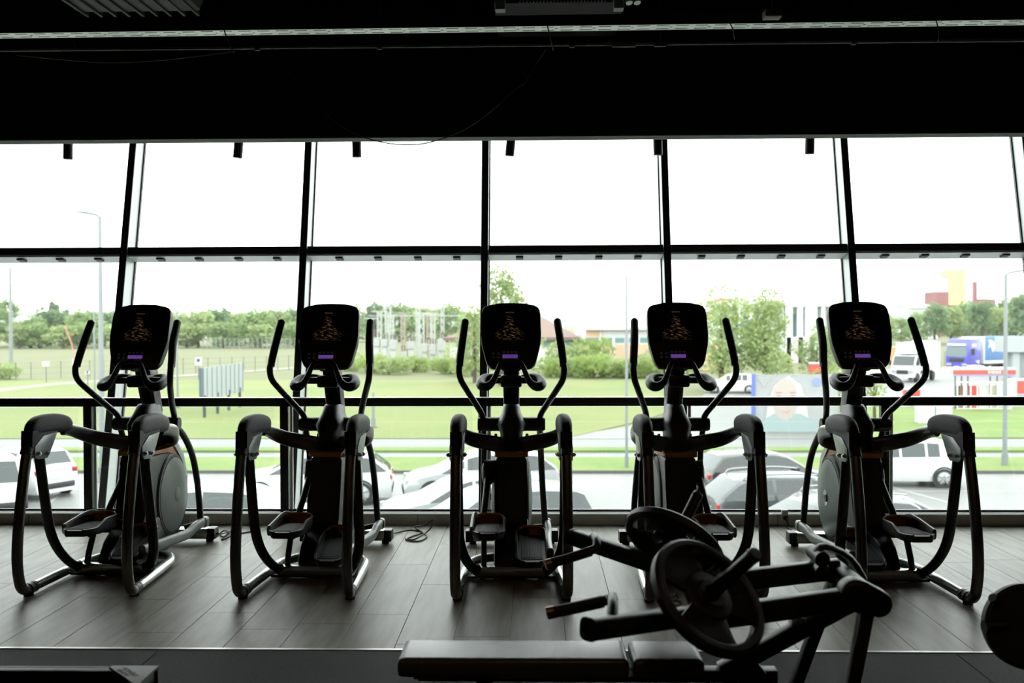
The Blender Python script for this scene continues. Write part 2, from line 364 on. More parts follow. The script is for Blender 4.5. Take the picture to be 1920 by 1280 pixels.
# ------------------------------------------------------------------ outside: ground, roads, verges
M_FIELD = mat('field_grass', (.108, .122, .048), .9, col2=(.125, .128, .056), nscale=.06)
M_VERGE = mat('verge_grass', (.10, .17, .03), .9, col2=(.15, .19, .05), nscale=.5)
M_ASPH = mat('wet_asphalt', (.17, .17, .165), .5, noise=.18, nscale=.25)
M_ROAD = mat('road_asphalt', (.16, .165, .165), .6, noise=.08, nscale=.3)
M_APRON = mat('apron_concrete', (.17, .175, .165), .6, noise=.1, nscale=.1)
M_PATH = mat('gravel_path', (.22, .21, .17), .8)
M_PAINT = mat('road_paint', (.3, .3, .3), .6)
M_CURB = mat('curb_stone', (.10, .10, .085), .8)
def slab(name, pts, z0, z1, m, st=True, parent=None):
    q = B(); prism(q, pts, 'z', z0, z1); o = obj(name, q, m, parent, 0)
    return struct(o) if st else o
def rect(x0, x1, y0, y1): return [(x0, y0), (x1, y0), (x1, y1), (x0, y1)]
slab('ground', rect(-900, 900, 45.3, 3200), -4.2, GZ-.02, M_FIELD)
lot = slab('parking_lot', rect(-60, 60, 9.4, 34.75), -4.2, GZ, M_ASPH)
slab('verge_1', rect(-90, 90, 34.9, 38.4), -4.2, GZ+.09, M_VERGE)
slab('kerb_1', rect(-90, 90, 34.75, 34.9), -4.2, GZ+.10, M_CURB)
rd = slab('road', rect(-160, 160, 38.4, 45.3), -4.2, GZ-.01, M_ROAD)
slab('median_strip', rect(-160, 160, 40.5, 41.6), GZ-.3, GZ+.08, M_VERGE)
X1 = lambda px, Y: on_ground(px, Y)
slab('side_road', [(X1(1030, 45.4), 45.2), (X1(1560, 45.4), 45.2), (X1(1530, 58), 58), (X1(1440, 72), 72), (X1(1330, 78), 78), (X1(1290, 62), 62), (X1(1210, 52), 52)], GZ-.3, GZ+.01, M_APRON)
slab('truck_yard', [(X1(1560, 62), 62), (90, 62), (120, 118), (X1(1560, 112), 112), (X1(1430, 80), 80)], GZ-.3, GZ+.02, M_APRON)
slab('verge_2', [(X1(1575, 46), 45.3), (90, 45.3), (90, 61.5), (X1(1590, 61), 61.5)], GZ-.3, GZ+.05, M_VERGE)
slab('verge_3', [(-90, 45.3), (X1(1060, 45.6), 45.3), (X1(1210, 54), 54), (X1(1275, 62), 62), (X1(1260, 92), 92), (-140, 96)], GZ-.3, GZ+.03, mat('verge_mix', (.115, .155, .036), .9, col2=(.155, .17, .05), nscale=.16))
slab('path', [(X1(-80, 72), 72), (X1(110, 86), 86), (X1(480, 110), 110), (X1(560, 118), 118), (X1(560, 121), 121), (X1(480, 113), 113), (X1(100, 88.5), 88.5), (X1(-80, 76), 76)], GZ-.2, GZ+.05, M_PATH)
for i in range(-3, 9):                                   # parking bay lines, part of the lot
    x = -10 + 4.4*i
    o = slab('bay_line', [(x, 28.9), (x+.12, 28.9), (x-1.0, 33.4), (x-1.12, 33.4)], GZ, GZ+.006, M_PAINT, False, lot)
for y in (31.1,): slab('bay_line', rect(-40, 40, y, y+.09), GZ, GZ+.005, M_PAINT, False, lot)
for y in (39.4, 43.5):
    for i in range(-6, 7): slab('lane_dash', rect(i*6, i*6+3, y, y+.12), GZ-.01, GZ-.004, M_PAINT, False, rd)
# distant hills
q = B(); n = 60; rowa = []
for i in range(n+1):
    x = -1500 + 3000*i/n; h = 26 + 16*math.sin(i*.31) + 9*math.sin(i*.83+1)
    rowa.append([q.verts.new((x, 2500, -6)), q.verts.new((x, 2620, h*.75)), q.verts.new((x, 2750, h)), q.verts.new((x, 3100, -6))])
for a, b in zip(rowa, rowa[1:]):
    for k in range(3): q.faces.new((a[k], b[k], b[k+1], a[k+1]))
struct(obj('hills', q, mat('hill_green', (.07, .10, .05), .9), smooth=60))
HAZE = 0.00018
# thin haze over the plain
hz = bpy.data.materials.new('haze'); hz.use_nodes = True; nt = hz.node_tree; nt.nodes.remove(nt.nodes['Principled BSDF'])
vsn = nt.nodes.new('ShaderNodeVolumeScatter'); vsn.inputs['Color'].default_value = (.97, .99, 1, 1); vsn.inputs['Density'].default_value = HAZE
nt.links.new(vsn.outputs[0], nt.nodes['Material Output'].inputs['Volume'])
if HAZE > 0:
    q = B(); box(q, -800, 800, 48, 3150, -3.9, 75); struct(obj('haze', q, hz, smooth=0))

# ------------------------------------------------------------------ vegetation
def leaf_mesh(name, clumps, n, size, seed, m, flat=.0):
    r_ = np.random.RandomState(seed); V = []; 
    tot = sum(c[3]*c[4]*c[5] for c in clumps)**1
    wts = np.array([(c[3]*c[4]*c[5])**.67 for c in clumps]); wts /= wts.sum()
    for c, w in zip(clumps, wts):
        k = max(8, int(n*w)); d = r_.normal(size=(k, 3)); d /= np.linalg.norm(d, axis=1)[:, None]
        rad = r_.uniform(.55, 1.0, size=(k, 1))**.6
        p = np.array(c[:3]) + d*rad*np.array(c[3:6])
        u = r_.normal(size=(k, 3)); u /= np.linalg.norm(u, axis=1)[:, None]
        v = np.cross(u, r_.normal(size=(k, 3))); v /= np.linalg.norm(v, axis=1)[:, None]
        s = size*r_.uniform(.6, 1.3, size=(k, 1))
        V.append(np.stack([p-u*s, p-v*s*.6, p+u*s, p+v*s*.6], 1))
    V = np.concatenate(V).reshape(-1, 3); k = len(V)//4
    me = bpy.data.meshes.new(name); me.from_pydata(V.tolist(), [], np.arange(4*k).reshape(-1, 4).tolist()); me.materials.append(m)
    return me
def leafmat(name, a, b):
    m = mat(name, a, .7, col2=b, nscale=.7, objrand=.12, spec=.25); nt = m.node_tree; p = nt.nodes['Principled BSDF']
    tl = nt.nodes.new('ShaderNodeBsdfTranslucent'); mx_ = nt.nodes.new('ShaderNodeMixShader'); mx_.inputs[0].default_value = .45
    src = p.inputs['Base Color'].links[0].from_socket; nt.links.new(src, tl.inputs[0])
    nt.links.new(p.outputs[0], mx_.inputs[1]); nt.links.new(tl.outputs[0], mx_.inputs[2]); nt.links.new(mx_.outputs[0], nt.nodes['Material Output'].inputs[0])
    return m
L_MID = leafmat('leaf_mid', (.30, .40, .17), (.22, .31, .13))
L_DARK = leafmat('leaf_dark', (.23, .32, .16), (.16, .245, .13))
L_PALE = leafmat('leaf_pale', (.36, .43, .19), (.27, .35, .15))
L_BUSH = leafmat('leaf_bush', (.28, .36, .11), (.2, .28, .09))
M_BARK = mat('bark', (.09, .07, .05), .9)
def crown(seed, h, w, base, kind):
    r_ = random.Random(seed); cl = []
    for i in range(15 if kind != 'poplar' else 9):
        t = r_.random(); z = base + (h-base)*(.12 + .8*t)
        if kind == 'round': rr = w*.5*math.sin(math.pi*(.18 + .72*t))
        elif kind == 'poplar': rr = w*.22*(1.1-t)
        else: rr = w*.5*(1.05 - t*.85)
        a = r_.random()*6.28; k = r_.random()**.5*rr*.75; s = w*(.17 + .1*r_.random())
        cl.append((math.cos(a)*k, math.sin(a)*k, z, s, s, s*(.8 if kind != 'poplar' else 1.7)))
    cl.append((0, 0, base + (h-base)*.5, w*.3, w*.3, (h-base)*.42))
    return cl
TV = {}
def tree_variant(key, seed, h, w, base, kind, n, size, m):
    tr_ = B(); tube(tr_, [(0, 0, -.1), (.05*w/4, 0, h*.3), (0, .05, h*.75)], [w*.035+.03, w*.028+.02, .03], 8, 3)
    r_ = random.Random(seed+7)
    for i in range(5):
        a = r_.random()*6.28; z = base + (h-base)*(.05 + .35*r_.random()); tube(tr_, [(0, 0, z), (math.cos(a)*w*.16, math.sin(a)*w*.16, z + h*.12), (math.cos(a)*w*.32, math.sin(a)*w*.32, z + h*.2)], [.05, .035, .015], 6, 2)
    tm = mesh_of('trunk', tr_); tm.materials.append(M_BARK)
    TV[key] = (leaf_mesh('foliage', crown(seed, h, w, base, kind), n, size, seed, m), tm)
tree_variant('far_a', 1, 9, 9, .6, 'round', 1500, .42, L_MID)
tree_variant('far_b', 2, 8, 8, .5, 'round', 1500, .42, L_PALE)
tree_variant('far_c', 3, 10, 8, .6, 'round', 1500, .42, L_DARK)
tree_variant('poplar', 4, 16, 5, 1.0, 'poplar', 1200, .5, L_DARK)
tree_variant('tall', 5, 9.8, 6.6, 1.2, 'cone', 3200, .17, L_PALE)
tree_variant('road_a', 6, 7.9, 6.4, 1.3, 'round', 3600, .16, L_PALE)
tree_variant('road_b', 8, 7.8, 5.4, 1.2, 'cone', 3600, .16, L_PALE)
tree_variant('sapling', 9, 3.6, 2.6, .9, 'round', 520, .10, L_BUSH)
for i in range(4):
    r_ = random.Random(20+i); cl = [(r_.uniform(-1, 1), r_.uniform(-.7, .7), r_.uniform(.3, .8), .65, .65, .5) for _ in range(7)]
    st_ = B()
    for k in range(5): tube(st_, [(0, 0, -.05), (r_.uniform(-.6, .6), r_.uniform(-.5, .5), .8)], [.03, .01], 5, 1)
    sm = mesh_of('stems', st_); sm.materials.append(M_BARK)
    TV['bush%d' % i] = (leaf_mesh('foliage', cl, 1100, .10, 30+i, L_BUSH if i % 2 else L_PALE), sm)
def plant(key, px, Y, sc, label, cat='tree', group=None, name=None, rz=None, zs=1.0, wide=1.0):
    t = thing(name or ('tree' if cat == 'tree' else 'bush'), label, cat, (on_ground(px, Y), Y, GZ), random.Random(int(px*7+Y)).random()*6.28 if rz is None else rz, group)
    t.scale = (sc*wide, sc*wide, sc*zs)
    lf, tk = TV[key]; o = obj('foliage', lf, None, t); o['kind'] = 'stuff'; obj(tk.name.split('.')[0], tk, None, t)
    return t
G1 = 'trees of the belt beyond the mown field'
belt = [(-60, 225, 'far_c', 1.35), (-12, 235, 'far_a', 1.3), (22, 262, 'far_b', .75), (58, 245, 'far_a', .78), (95, 252, 'far_c', .95), (128, 242, 'far_b', .9), (160, 250, 'far_a', .95), (196, 246, 'far_c', .9), (232, 252, 'far_b', .95), (268, 245, 'far_a', .9), (304, 250, 'far_b', 1.0), (338, 243, 'far_a', .9), (372, 250, 'far_b', 1.0), (408, 246, 'far_c', .95), (444, 252, 'far_b', 1.0), (480, 244, 'far_a', .95), (514, 250, 'far_b', 1.05), (548, 246, 'far_c', .95), (584, 250, 'far_a', 1.0), (622, 256, 'far_b', 1.0), (660, 300, 'far_a', 1.2), (705, 305, 'far_c', 1.2), (750, 300, 'far_a', 1.25), (795, 306, 'far_b', 1.2), (838, 300, 'far_a', 1.2)]
for i, (px, Y, k, sc) in enumerate(belt): plant(k, px, 230 + 14*(i % 3) if px < 640 else 296 + 12*(i % 2), sc, 'green tree in the belt beyond the mown field, %s from the left' % ORD[i], group=G1, wide=1.35)
for i, (px, Y) in enumerate(((35, 224), (75, 226), (118, 222), (150, 226), (215, 224), (285, 222), (350, 226), (420, 224), (490, 222), (555, 226))):
    plant(('far_b', 'far_a')[i % 2], px, Y, .62, 'low bushy tree at the front edge of the tree belt, %s from the left' % ORD[i], group='low trees at the field edge', wide=1.7)
for i, (px, sc) in enumerate(((82, .72), (98, 1.0), (107, .92), (126, .78))): plant('poplar', px, 420, sc*1.0, 'tall dark poplar rising above the tree belt, %s from the left' % ORD[i], group='poplars above the belt')
G2 = 'trees below the red and yellow building'
for i, (px, Y, k, sc) in enumerate(((1655, 260, 'far_b', .9), (1690, 262, 'far_a', .75), (1722, 258, 'far_a', .9), (1752, 262, 'far_c', 1.05), (1782, 258, 'far_b', 1.15), (1812, 262, 'far_a', 1.2), (1842, 258, 'far_c', 1.1), (1868, 240, 'far_b', 1.1), (1896, 232, 'far_a', 1.3), (1925, 236, 'far_c', 1.3))):
    plant(k, px, 236 + 13*(i % 3), sc*.95, 'grey green tree in the row below the red and yellow building, %s from the left' % ORD[i], group=G2)
plant('tall', 940, 84, 1.07, 'tall loose tree rising behind the middle console', rz=.4)
plant('tall', 890, 88, .74, 'smaller tree leaning out beside the tall tree, near the brown roofed house', rz=2)
plant('road_a', 1352, 78, 1.0, 'leafy tree directly beside the fourth console, in front of the pale columned building', rz=1)
plant('road_b', 1436, 76, .98, 'pointed leafy tree in front of the pale columned building, widest of the row')
plant('road_a', 1532, 80, .62, 'leafy tree half hidden by the moving handle before the white frames', rz=2.2)
plant('road_b', 1585, 84, .9, 'leafy tree behind the console of the trainer by the trucks', rz=3)
plant('sapling', 1560, 50, 1.0, 'thin young tree with bright leaves in front of the face billboard')
plant('sapling', 1640, 54, .8, 'thin young tree with bright leaves beside the red block in the yard', rz=2)
GB = 'bushes along the field edge'
bl = [(18, 96, 1.25, 'round dense green bush standing alone by the path'), (690, 108, 1.7, None), (730, 104, 1.7, None), (775, 108, 1.5, None), (812, 112, 1.2, None), (848, 104, 1.5, None), (885, 100, 1.5, None), (1030, 98, 1.6, None), (1072, 100, 1.7, None), (1112, 96, 1.9, None), (1150, 98, 1.7, None), (1190, 96, 1.6, None), (1225, 98, 1.8, None), (1270, 95, 1.6, None), (655, 112, 1.3, None), (620, 116, 1.2, None)]
k_ = 0
for i, (px, Y, sc, lb) in enumerate(sorted(bl)):
    if lb is None: lb = 'spreading bush in the scrub strip before the substation and buildings, %s from the left' % ORD[k_]; k_ += 1
    plant('bush%d' % (i % 4), px, Y, sc, lb, 'bush', GB)
for i, (px, Y, sc) in enumerate(((1065, 104, 2.0), (1110, 108, 2.3), (1240, 106, 1.8))): plant('bush%d' % i, px, Y, sc, 'tall bush rising before the low building, %s from the left' % ORD[i], 'bush', 'tall bushes before the building', zs=1.35)
# ------------------------------------------------------------------ street furniture
M_POLE = mat('galvanised_pole', (.21, .23, .235), .5, metal=.2)
def lamp(px, Y, topy, label, arm=1, r=.085, head=True, basez=GZ):
    x = on_ground(px, Y); h = at(px, topy, Y).z - basez
    t = thing('street_lamp', label, 'street lamp', (x, Y, basez))
    q = B(); tube(q, [(0, 0, -.1), (0, 0, h*.5), (0, 0, h)], [r, r*.85, r*.65], 12, 1); obj('pole', q, M_POLE, t)
    q = B(); cyl(q, (0, 0, 0), (0, 0, .5), r*1.35, 12); box(q, -.2, .2, -.2, .2, -.1, .03); obj('pole_base', q, M_POLE, t)
    if head:
        q = B(); tube(q, [(0, 0, h-.05), (arm*.12, 0, h+.05), (arm*.35, 0, h+.10)], r*.5, 8, 3); obj('arm', q, M_POLE, t)
        q = B(); tube(q, [(arm*.28, 0, h+.085), (arm*.45, 0, h+.12), (arm*.72, 0, h+.15), (arm*.82, 0, h+.155)], [.05, .11, .09, .03], 10, 3, ry=[.03, .05, .035, .015]); obj('lamp_head', q, M_POLE, t)
    return t
lamp(192, 33, 405, 'tall grey street lamp with a flat head, biggest of the poles outside', -1, .095)
lamp(178, 60, 486, 'thin pale pole just beside the tall street lamp', 1, .06, False)
lamp(333, 62, 522, 'slender street lamp between the first two consoles', -1, .07)
lamp(1175, 35.6, 517, 'slim straight street lamp before the long low building', -1, .055, False)
lamp(1884, 36.2, 514, 'grey street lamp with a short arm before the fuel kiosk', 1, .085)
lamp(21, 134, 500, 'stout pale pole standing at the far side of the field', 1, .26, False)
lamp(700, 50, 735, 'short white marker pole beside the second trainer', 1, .09, False)
for px, ty, Y in ((1002, 512, 260), (1333, 480, 300)): lamp(px, Y, ty, 'very thin mast on the hazy horizon, %s' % ('near the tall tree' if px < 1100 else 'beyond the pale columned building'), 1, .25, False)
M_WHITE = mat('sign_white', (.6, .6, .6), .6); M_BLUE = mat('sign_violet', (.06, .05, .2), .6); M_POST = mat('post_grey', (.1, .11, .11), .6)
def sign(px, py, Y, w, h, label, dot, base_py):
    p = at(px, py, Y); t = thing('road_sign', label, 'sign', (p.x, Y, GZ))
    zc = p.z - GZ
    q = B(); cyl(q, (0, .03, -.1), (0, .03, zc + h*.4), .04, 8); obj('post', q, M_POST, t)
    q = B(); box(q, -w/2, w/2, -.03, 0, zc-h/2, zc+h/2); o = obj('panel', q, M_WHITE, t, 0)
    if dot: q = B(); cyl(q, (0, -.04, zc+h*.12), (0, -.03, zc+h*.12), w*.3, 18); obj('round_symbol', q, M_BLUE, o)
sign(142, 681, 92, .6, .82, 'white sign panel with a violet round symbol beside the field, near the tall lamp', True, 0)
sign(372, 677, 95, .62, .75, 'white sign panel with a violet round symbol above the grey board', True, 0)
sign(86, 682, 90, .65, .42, 'small plain white sign on a post by the field fence', False, 0)
sign(164, 698, 80, .35, .22, 'tiny blue sign beside the tall street lamp', True, 0)
p = at(133, 640, 140); q = B(); tube(q, [(p.x-.9, 140, p.z+2.2), (p.x, 140, p.z), (p.x+1.0, 140, p.z-4.2), (p.x+1.2, 140, GZ)], .09, 8, 1)
tag(obj('barrier_pole', q, mat('barrier_red', (.5, .2, .17), .6)), 'leaning reddish barrier pole behind the violet symbol sign', 'barrier')
# grey board seen from behind
t = thing('roadside_board', 'grey roadside board seen from behind on four posts', 'billboard', (on_ground(379, 55), 55, GZ))
a = at(379, 690, 55); b = at(455, 681, 63); bz = at(379, 752, 55).z - GZ; tz = a.z - GZ
dx, dy = b.x - a.x, 8.0; ln = math.hypot(dx, dy); ang = math.atan2(dy, dx)
Mb = Matrix.Rotation(ang, 4, 'Z')
q = B(); box(q, 0, ln, -.01, .05, bz, tz, 0, Mb); obj('panel', q, mat('board_grey', (.30, .33, .335), .6), t, 0)
nb = 9
for i in range(nb+1):
    q = B(); box(q, ln*i/nb-.03, ln*i/nb+.03, -.06, -.01, bz, tz, 0, Mb); obj('panel_rib', q, mat('board_rib', (.25, .28, .285), .6), t, 0)
q = B(); box(q, -.1, 0, -.12, .12, bz-.02, tz+.02, 0, Mb @ Matrix.Identity(4)); box(q, -.28, -.1, -.12, -.02, bz-.02, tz+.02, 0, Mb); obj('edge_frame', q, mat('board_edge', (.09, .12, .15), .6), t, 0)
for f in (.06, .36, .64, .93):
    q = B(); box(q, ln*f-.07, ln*f+.07, -.05, .09, -.1, bz+.3, 0, Mb); obj('post', q, mat('board_post', (.05, .06, .06), .6), t, 0)
# field fences
def fence(pts, n, h, label, wires=3, r=.04, m=None):
    t = thing('wire_fence', label, 'fence', (0, 0, GZ)); m = m or M_POST
    pm = B(); cyl(pm, (0, 0, -.1), (0, 0, h), r, 6); pme = mesh_of('fence_post', pm); pme.materials.append(m)
    (x0, y0), (x1, y1) = pts
    for i in range(n):
        f = i/(n-1); obj('fence_post', pme, None, t, loc=(x0 + (x1-x0)*f, y0 + (y1-y0)*f, 0))
    for k in range(wires):
        q = B(); z = h*(.3 + .65*k/max(1, wires-1)); cyl(q, (x0, y0, z), (x1, y1, z), .008, 4); obj('wire', q, m, t)
fence(((X1(-60, 92), 92), (X1(640, 118), 118)), 30, 1.7, 'thin dark post and wire fence along the mown field')
fence(((X1(380, 215), 215), (X1(600, 205), 205)), 26, 2.4, 'pale close set fence before the tree belt', 3, .09, M_POLE)
fence(((X1(1640, 122), 122), (X1(1930, 118), 118)), 14, 1.8, 'dark wire fence behind the trucks')
# substation
M_SUBS = mat('substation_steel', (.4, .42, .39), .6); M_RUST = mat('substation_rust', (.34, .28, .24), .7)
sp = [(712, 583, 150, .28, 0), (728, 568, 165, .42, 0), (733, 590, 150, .4, 0), (756, 586, 160, .3, 1), (784, 566, 165, .3, 0), (790, 586, 150, .4, 0), (806, 586, 160, .42, 1), (812, 588, 150, .3, 0), (830, 566, 165, .22, 0), (696, 596, 160, .25, 0)]
for i, (px, py, Y, w, ru) in enumerate(sp):
    h = at(px, py, Y).z - GZ; m = M_RUST if ru else M_SUBS
    t = thing('substation_mast', 'lattice mast of the hazy substation, %s from the left' % ORD[sorted(range(len(sp)), key=lambda j: sp[j][0]).index(i)], 'mast', (on_ground(px, Y), Y, GZ), 0, 'substation masts')
    for sx in (-1, 1):
        for sy in (-1, 1):
            q = B(); box(q, sx*w-.06, sx*w+.06, sy*w-.06, sy*w+.06, -.1, h); obj('corner_rail', q, m, t, 0)
    q = B(); k = int(h/1.2)
    for j in range(k):
        z0, z1 = h*j/k, h*(j+1)/k
        for sy in (-1, 1): cyl(q, (-w, sy*w, z0), (w, sy*w, z1), .04, 4); cyl(q, (w, sy*w, z0), (-w, sy*w, z1), .04, 4)
    obj('lattice', q, m, t, 0)
    q = B(); box(q, -w-.9, w+.9, -.08, .08, h-.15, h); obj('cross_arm', q, m, t, 0)
for (pa, pb, py, Y, nm) in ((728, 830, 567, 165, 'upper'), (690, 875, 592, 150, 'lower')):
    a = at(pa, py, Y); b = at(pb, py, Y); q = B(); cyl(q, a, b, .07, 6)
    tag(obj('busbar', q, M_SUBS), '%s thin bar strung between the substation masts' % nm, 'bar')
for i, (px, py, w, h) in enumerate(((706, 641, 1.0, 1.2), (738, 646, .8, 1.4), (770, 647, .9, 1.1), (797, 652, .8, 1.2), (812, 655, .9, 1.5), (828, 646, 1.0, 1.7), (722, 643, .8, 1.0), (759, 664, .8, .8))):
    p = at(px, py, 140); t = thing('transformer', 'white equipment box in the substation, %s in the row' % ORD[i], 'transformer', (p.x, 140, GZ), 0, 'substation boxes')
    q = B(); box(q, -w/2, w/2, -.6, .6, p.z-GZ-h/2, p.z-GZ+h/2, .05); obj('cabinet', q, mat('cabinet_white', (.34, .35, .34), .6), t, 0)
    q = B(); box(q, -w/2+.1, w/2-.1, -.4, .4, -.05, p.z-GZ-h/2); obj('plinth', q, M_SUBS, t, 0)
    q = B()
    for k in (-.35, 0, .35): cyl(q, (k, 0, p.z-GZ+h/2), (k, 0, p.z-GZ+h/2+.8), .09, 8)
    obj('insulator', q, mat('insulator', (.12, .09, .07), .5), t)
# ------------------------------------------------------------------ buildings
M_BW = mat('render_white', (.62, .63, .63), .8); M_ROOF = mat('brown_tile', (.17, .115, .095), .8); M_OR = mat('orange_brick', (.6, .40, .28), .8)
M_WIN = mat('window_teal', (.13, .25, .25), .3); M_RW = mat('roof_white', (.62, .62, .62), .7)
def wallbox(t, name, x0, x1, y0, y1, z0, z1, m): q = B(); box(q, x0, x1, y0, y1, z0, z1); return obj(name, q, m, t, 0)
Y = 118; xl = X1(832, Y); xr = X1(1088, Y); ez = at(1000, 632, Y).z - GZ; rz_ = at(1000, 594, Y+8).z - GZ
t = thing('house', 'white house with a brown hipped roof behind the scrub', 'house', (0, Y, GZ))
wallbox(t, 'wall', xl+.8, xr-.4, 0, 16, -.2, ez, M_BW)
q = B(); A = [(xl, -.8, ez), (xr, -.8, ez), (xr, 17, ez), (xl, 17, ez)]; rA = [(xl+7, 8, rz_), (X1(1016, Y)+.0, 8, rz_)]
va = [q.verts.new(p) for p in A]; vb = [q.verts.new((p[0], p[1], p[2]-.35)) for p in A]; r0, r1 = [q.verts.new(p) for p in rA]
q.faces.new((va[0], va[1], r1, r0)); q.faces.new((va[1], va[2], r1)); q.faces.new((va[2], va[3], r0, r1)); q.faces.new((va[3], va[0], r0)); q.faces.new(vb[::-1])
for i in range(4): q.faces.new((va[i], vb[i], vb[(i+1) % 4], va[(i+1) % 4]))
obj('roof', q, M_ROOF, t, 0)
for px, w in ((1030, 1.7), (1060, 2.2), (1084, 1.6), (868, 1.4)):
    x = X1(px, Y); z = at(px, 644, Y).z - GZ; o = wallbox(t, 'window', x-w/2-.08, x+w/2+.08, -.06, 0, z-.5, z+.5, M_BW); wallbox(o, 'pane', x-w/2, x+w/2, -.09, -.06, z-.42, z+.42, M_WIN)
t = thing('long_building', 'long low building with white roof, teal windows and orange base', 'building', (0, 112, GZ))
Y = 112; x0 = X1(1098, Y); x1 = X1(1345, Y); zt = at(1150, 618, Y).z - GZ; zw1 = at(1150, 633, Y).z - GZ; zw0 = at(1150, 642, Y).z - GZ; zo = at(1150, 645, Y).z - GZ
wallbox(t, 'wall', x0, x1, 0, 30, zo, zt, M_BW); wallbox(t, 'brick_base', x0, x1, -.05, 29, -.2, zo, M_OR)
wallbox(t, 'brick_panel', x0, X1(1130, Y), -.1, 0, zw1, zt, M_OR)
q = B(); prism(q, [(-.9, zt), (-.9, zt+.2), (30, zt+2.2), (30, zt)], 'x', x0-.05, x1+.5); obj('roof', q, M_RW, t, 0)
pxs = [1096, 1124, 1129, 1149, 1152, 1172, 1178, 1194, 1199, 1216, 1220, 1240, 1246, 1266, 1272, 1292]
for i in range(0, 16, 2):
    o = wallbox(t, 'window', X1(pxs[i], Y), X1(pxs[i+1], Y), -.07, 0, zw0-.05, zw1+.05, M_BW); wallbox(o, 'pane', X1(pxs[i], Y)+.08, X1(pxs[i+1], Y)-.08, -.1, -.07, zw0, zw1, M_WIN)
for px in (1126.5, 1150.5, 1175, 1218, 1243): wallbox(t, 'pilaster', X1(px, Y)-.13, X1(px, Y)+.13, -.12, 0, -.2, zt, M_BW)
t = thing('roof_house', 'small house with a dark roof above the long white roof', 'house', (0, 200, GZ)); Y = 200
a, b = X1(1180, Y), X1(1214, Y); zz = at(1197, 598, Y).z - GZ; z1_ = at(1197, 586, Y).z - GZ
wallbox(t, 'wall', a+.5, b-.5, 0, 8, -.2, zz+.6, mat('house_beige', (.4, .36, .34), .8)); q = B(); prism(q, [(-1, z1_-.7), (4, z1_+.2), (9, z1_-.7), (9, z1_-.9), (-1, z1_-.9)], 'x', a, b); obj('roof', q, M_ROOF, t, 0)
wallbox(t, 'window', X1(1188, Y), X1(1200, Y), -.05, 0, zz-.1, zz+.8, M_WIN)
t = thing('field_house', 'tiny white gabled house at the edge of the tree belt', 'house', (0, 255, GZ)); Y = 285
a, b = X1(29, Y), X1(54, Y); zz = at(35, 603, Y).z - GZ; z2 = at(35, 592, Y).z - GZ
t.location.y = Y; wallbox(t, 'wall', a, b, 0, 6, -.2, zz, M_BW); q = B(); prism(q, [(a-.3, zz), ((a+b)/2-.8, z2), (b+.3, zz)], 'y', -.4, 6.4); obj('roof', q, M_RW, t, 0)
# pale building with columns
Y = 150; t = thing('columned_building', 'pale building with tall white columns behind the roadside trees', 'building', (0, Y, GZ)); zt = at(1500, 563, Y).z - GZ
x0 = X1(1365, Y); x1 = X1(1578, Y)
wallbox(t, 'back_wall', x0, x1, 6, 14, -.2, zt-.6, mat('facade_pale', (.42, .46, .46), .8)); wallbox(t, 'cornice', x0-.4, x1+.4, -.4, 7, zt-.9, zt, M_RW)
wallbox(t, 'lower_wall', x0, x1, 0, 6, -.2, 1.2, M_BW)
for px in (1368, 1388, 1408, 1428, 1448, 1466, 1482, 1498, 1513, 1528, 1543, 1558, 1574): wallbox(t, 'column', X1(px, Y)-.28, X1(px, Y)+.28, -.2, .4, 1.2, zt-.9, M_RW)
for px in (1378, 1398, 1418, 1438, 1457, 1490, 1505, 1520):
    o = wallbox(t, 'window', X1(px, Y)-.55, X1(px, Y)+.55, 5.9, 6, 3.2, zt-2.0, M_WIN)
t2 = thing('concrete_portal', 'white open concrete frame beside the columned building', 'portal', (0, 132, GZ)); Y = 132
za = at(1500, 575, Y).z - GZ
for px in (1478, 1500, 1522): wallbox(t2, 'column', X1(px, Y)-.3, X1(px, Y)+.3, -.3, .3, -.2, za, M_RW)
wallbox(t2, 'beam', X1(1474, Y), X1(1527, Y), -.35, .35, za, za+.7, M_RW); wallbox(t2, 'low_wall', X1(1474, Y), X1(1535, Y), -.3, .3, -.2, at(1500, 632, Y).z-GZ, M_RW)
t = thing('red_gable_house', 'white house with a thin red roof edge above the leafy trees', 'house', (0, 185, GZ)); Y = 185
a, b = X1(1340, Y), X1(1388, Y); zz = at(1360, 564, Y).z - GZ; wallbox(t, 'wall', a, b, 0, 8, -.2, zz, M_BW); q = B(); prism(q, [(a-.4, zz), (a+1.5, zz+.6), (b+.3, zz-.2), (b+.3, zz-.5), (a-.4, zz-.3)], 'y', -.4, 8.4); obj('roof', q, mat('roof_red', (.4, .16, .13), .8), t, 0)
# red and yellow tower building
Y = 380; t = thing('tower_building', 'far building in yellow, white and dark red blocks', 'building', (0, Y, GZ)); M_YEL = mat('tower_yellow', (.55, .45, .22), .8); M_RED = mat('tower_red', (.24, .085, .09), .8)
Z = lambda py: at(1800, py, Y).z - GZ
def blk(n, pa, pb, ya, yb, m, dy=0): return wallbox(t, n, X1(pa, Y), X1(pb, Y), dy, dy+12, Z(yb), Z(ya), m)
wallbox(t, 'plinth_wall', X1(1760, Y), X1(1865, Y), 3, 12, -.3, Z(560), M_RED); blk('white_block', 1757, 1781, 506, 548, M_RW, 1); blk('yellow_block', 1779, 1811, 506, 572, M_YEL, .5); blk('yellow_lintel', 1767, 1780, 506, 518, M_YEL, .3); blk('red_block', 1757, 1779, 547, 600, M_RED, .4)
blk('white_block', 1808, 1826, 528, 575, M_BW, 1); blk('red_block', 1826, 1833, 528, 575, M_RED, .4); blk('red_wing', 1811, 1871, 561, 600, M_RED, 2)
t = thing('green_roof_hall', 'low far hall with a pale green roof beside the red and yellow building', 'building', (0, 330, GZ)); Y = 330
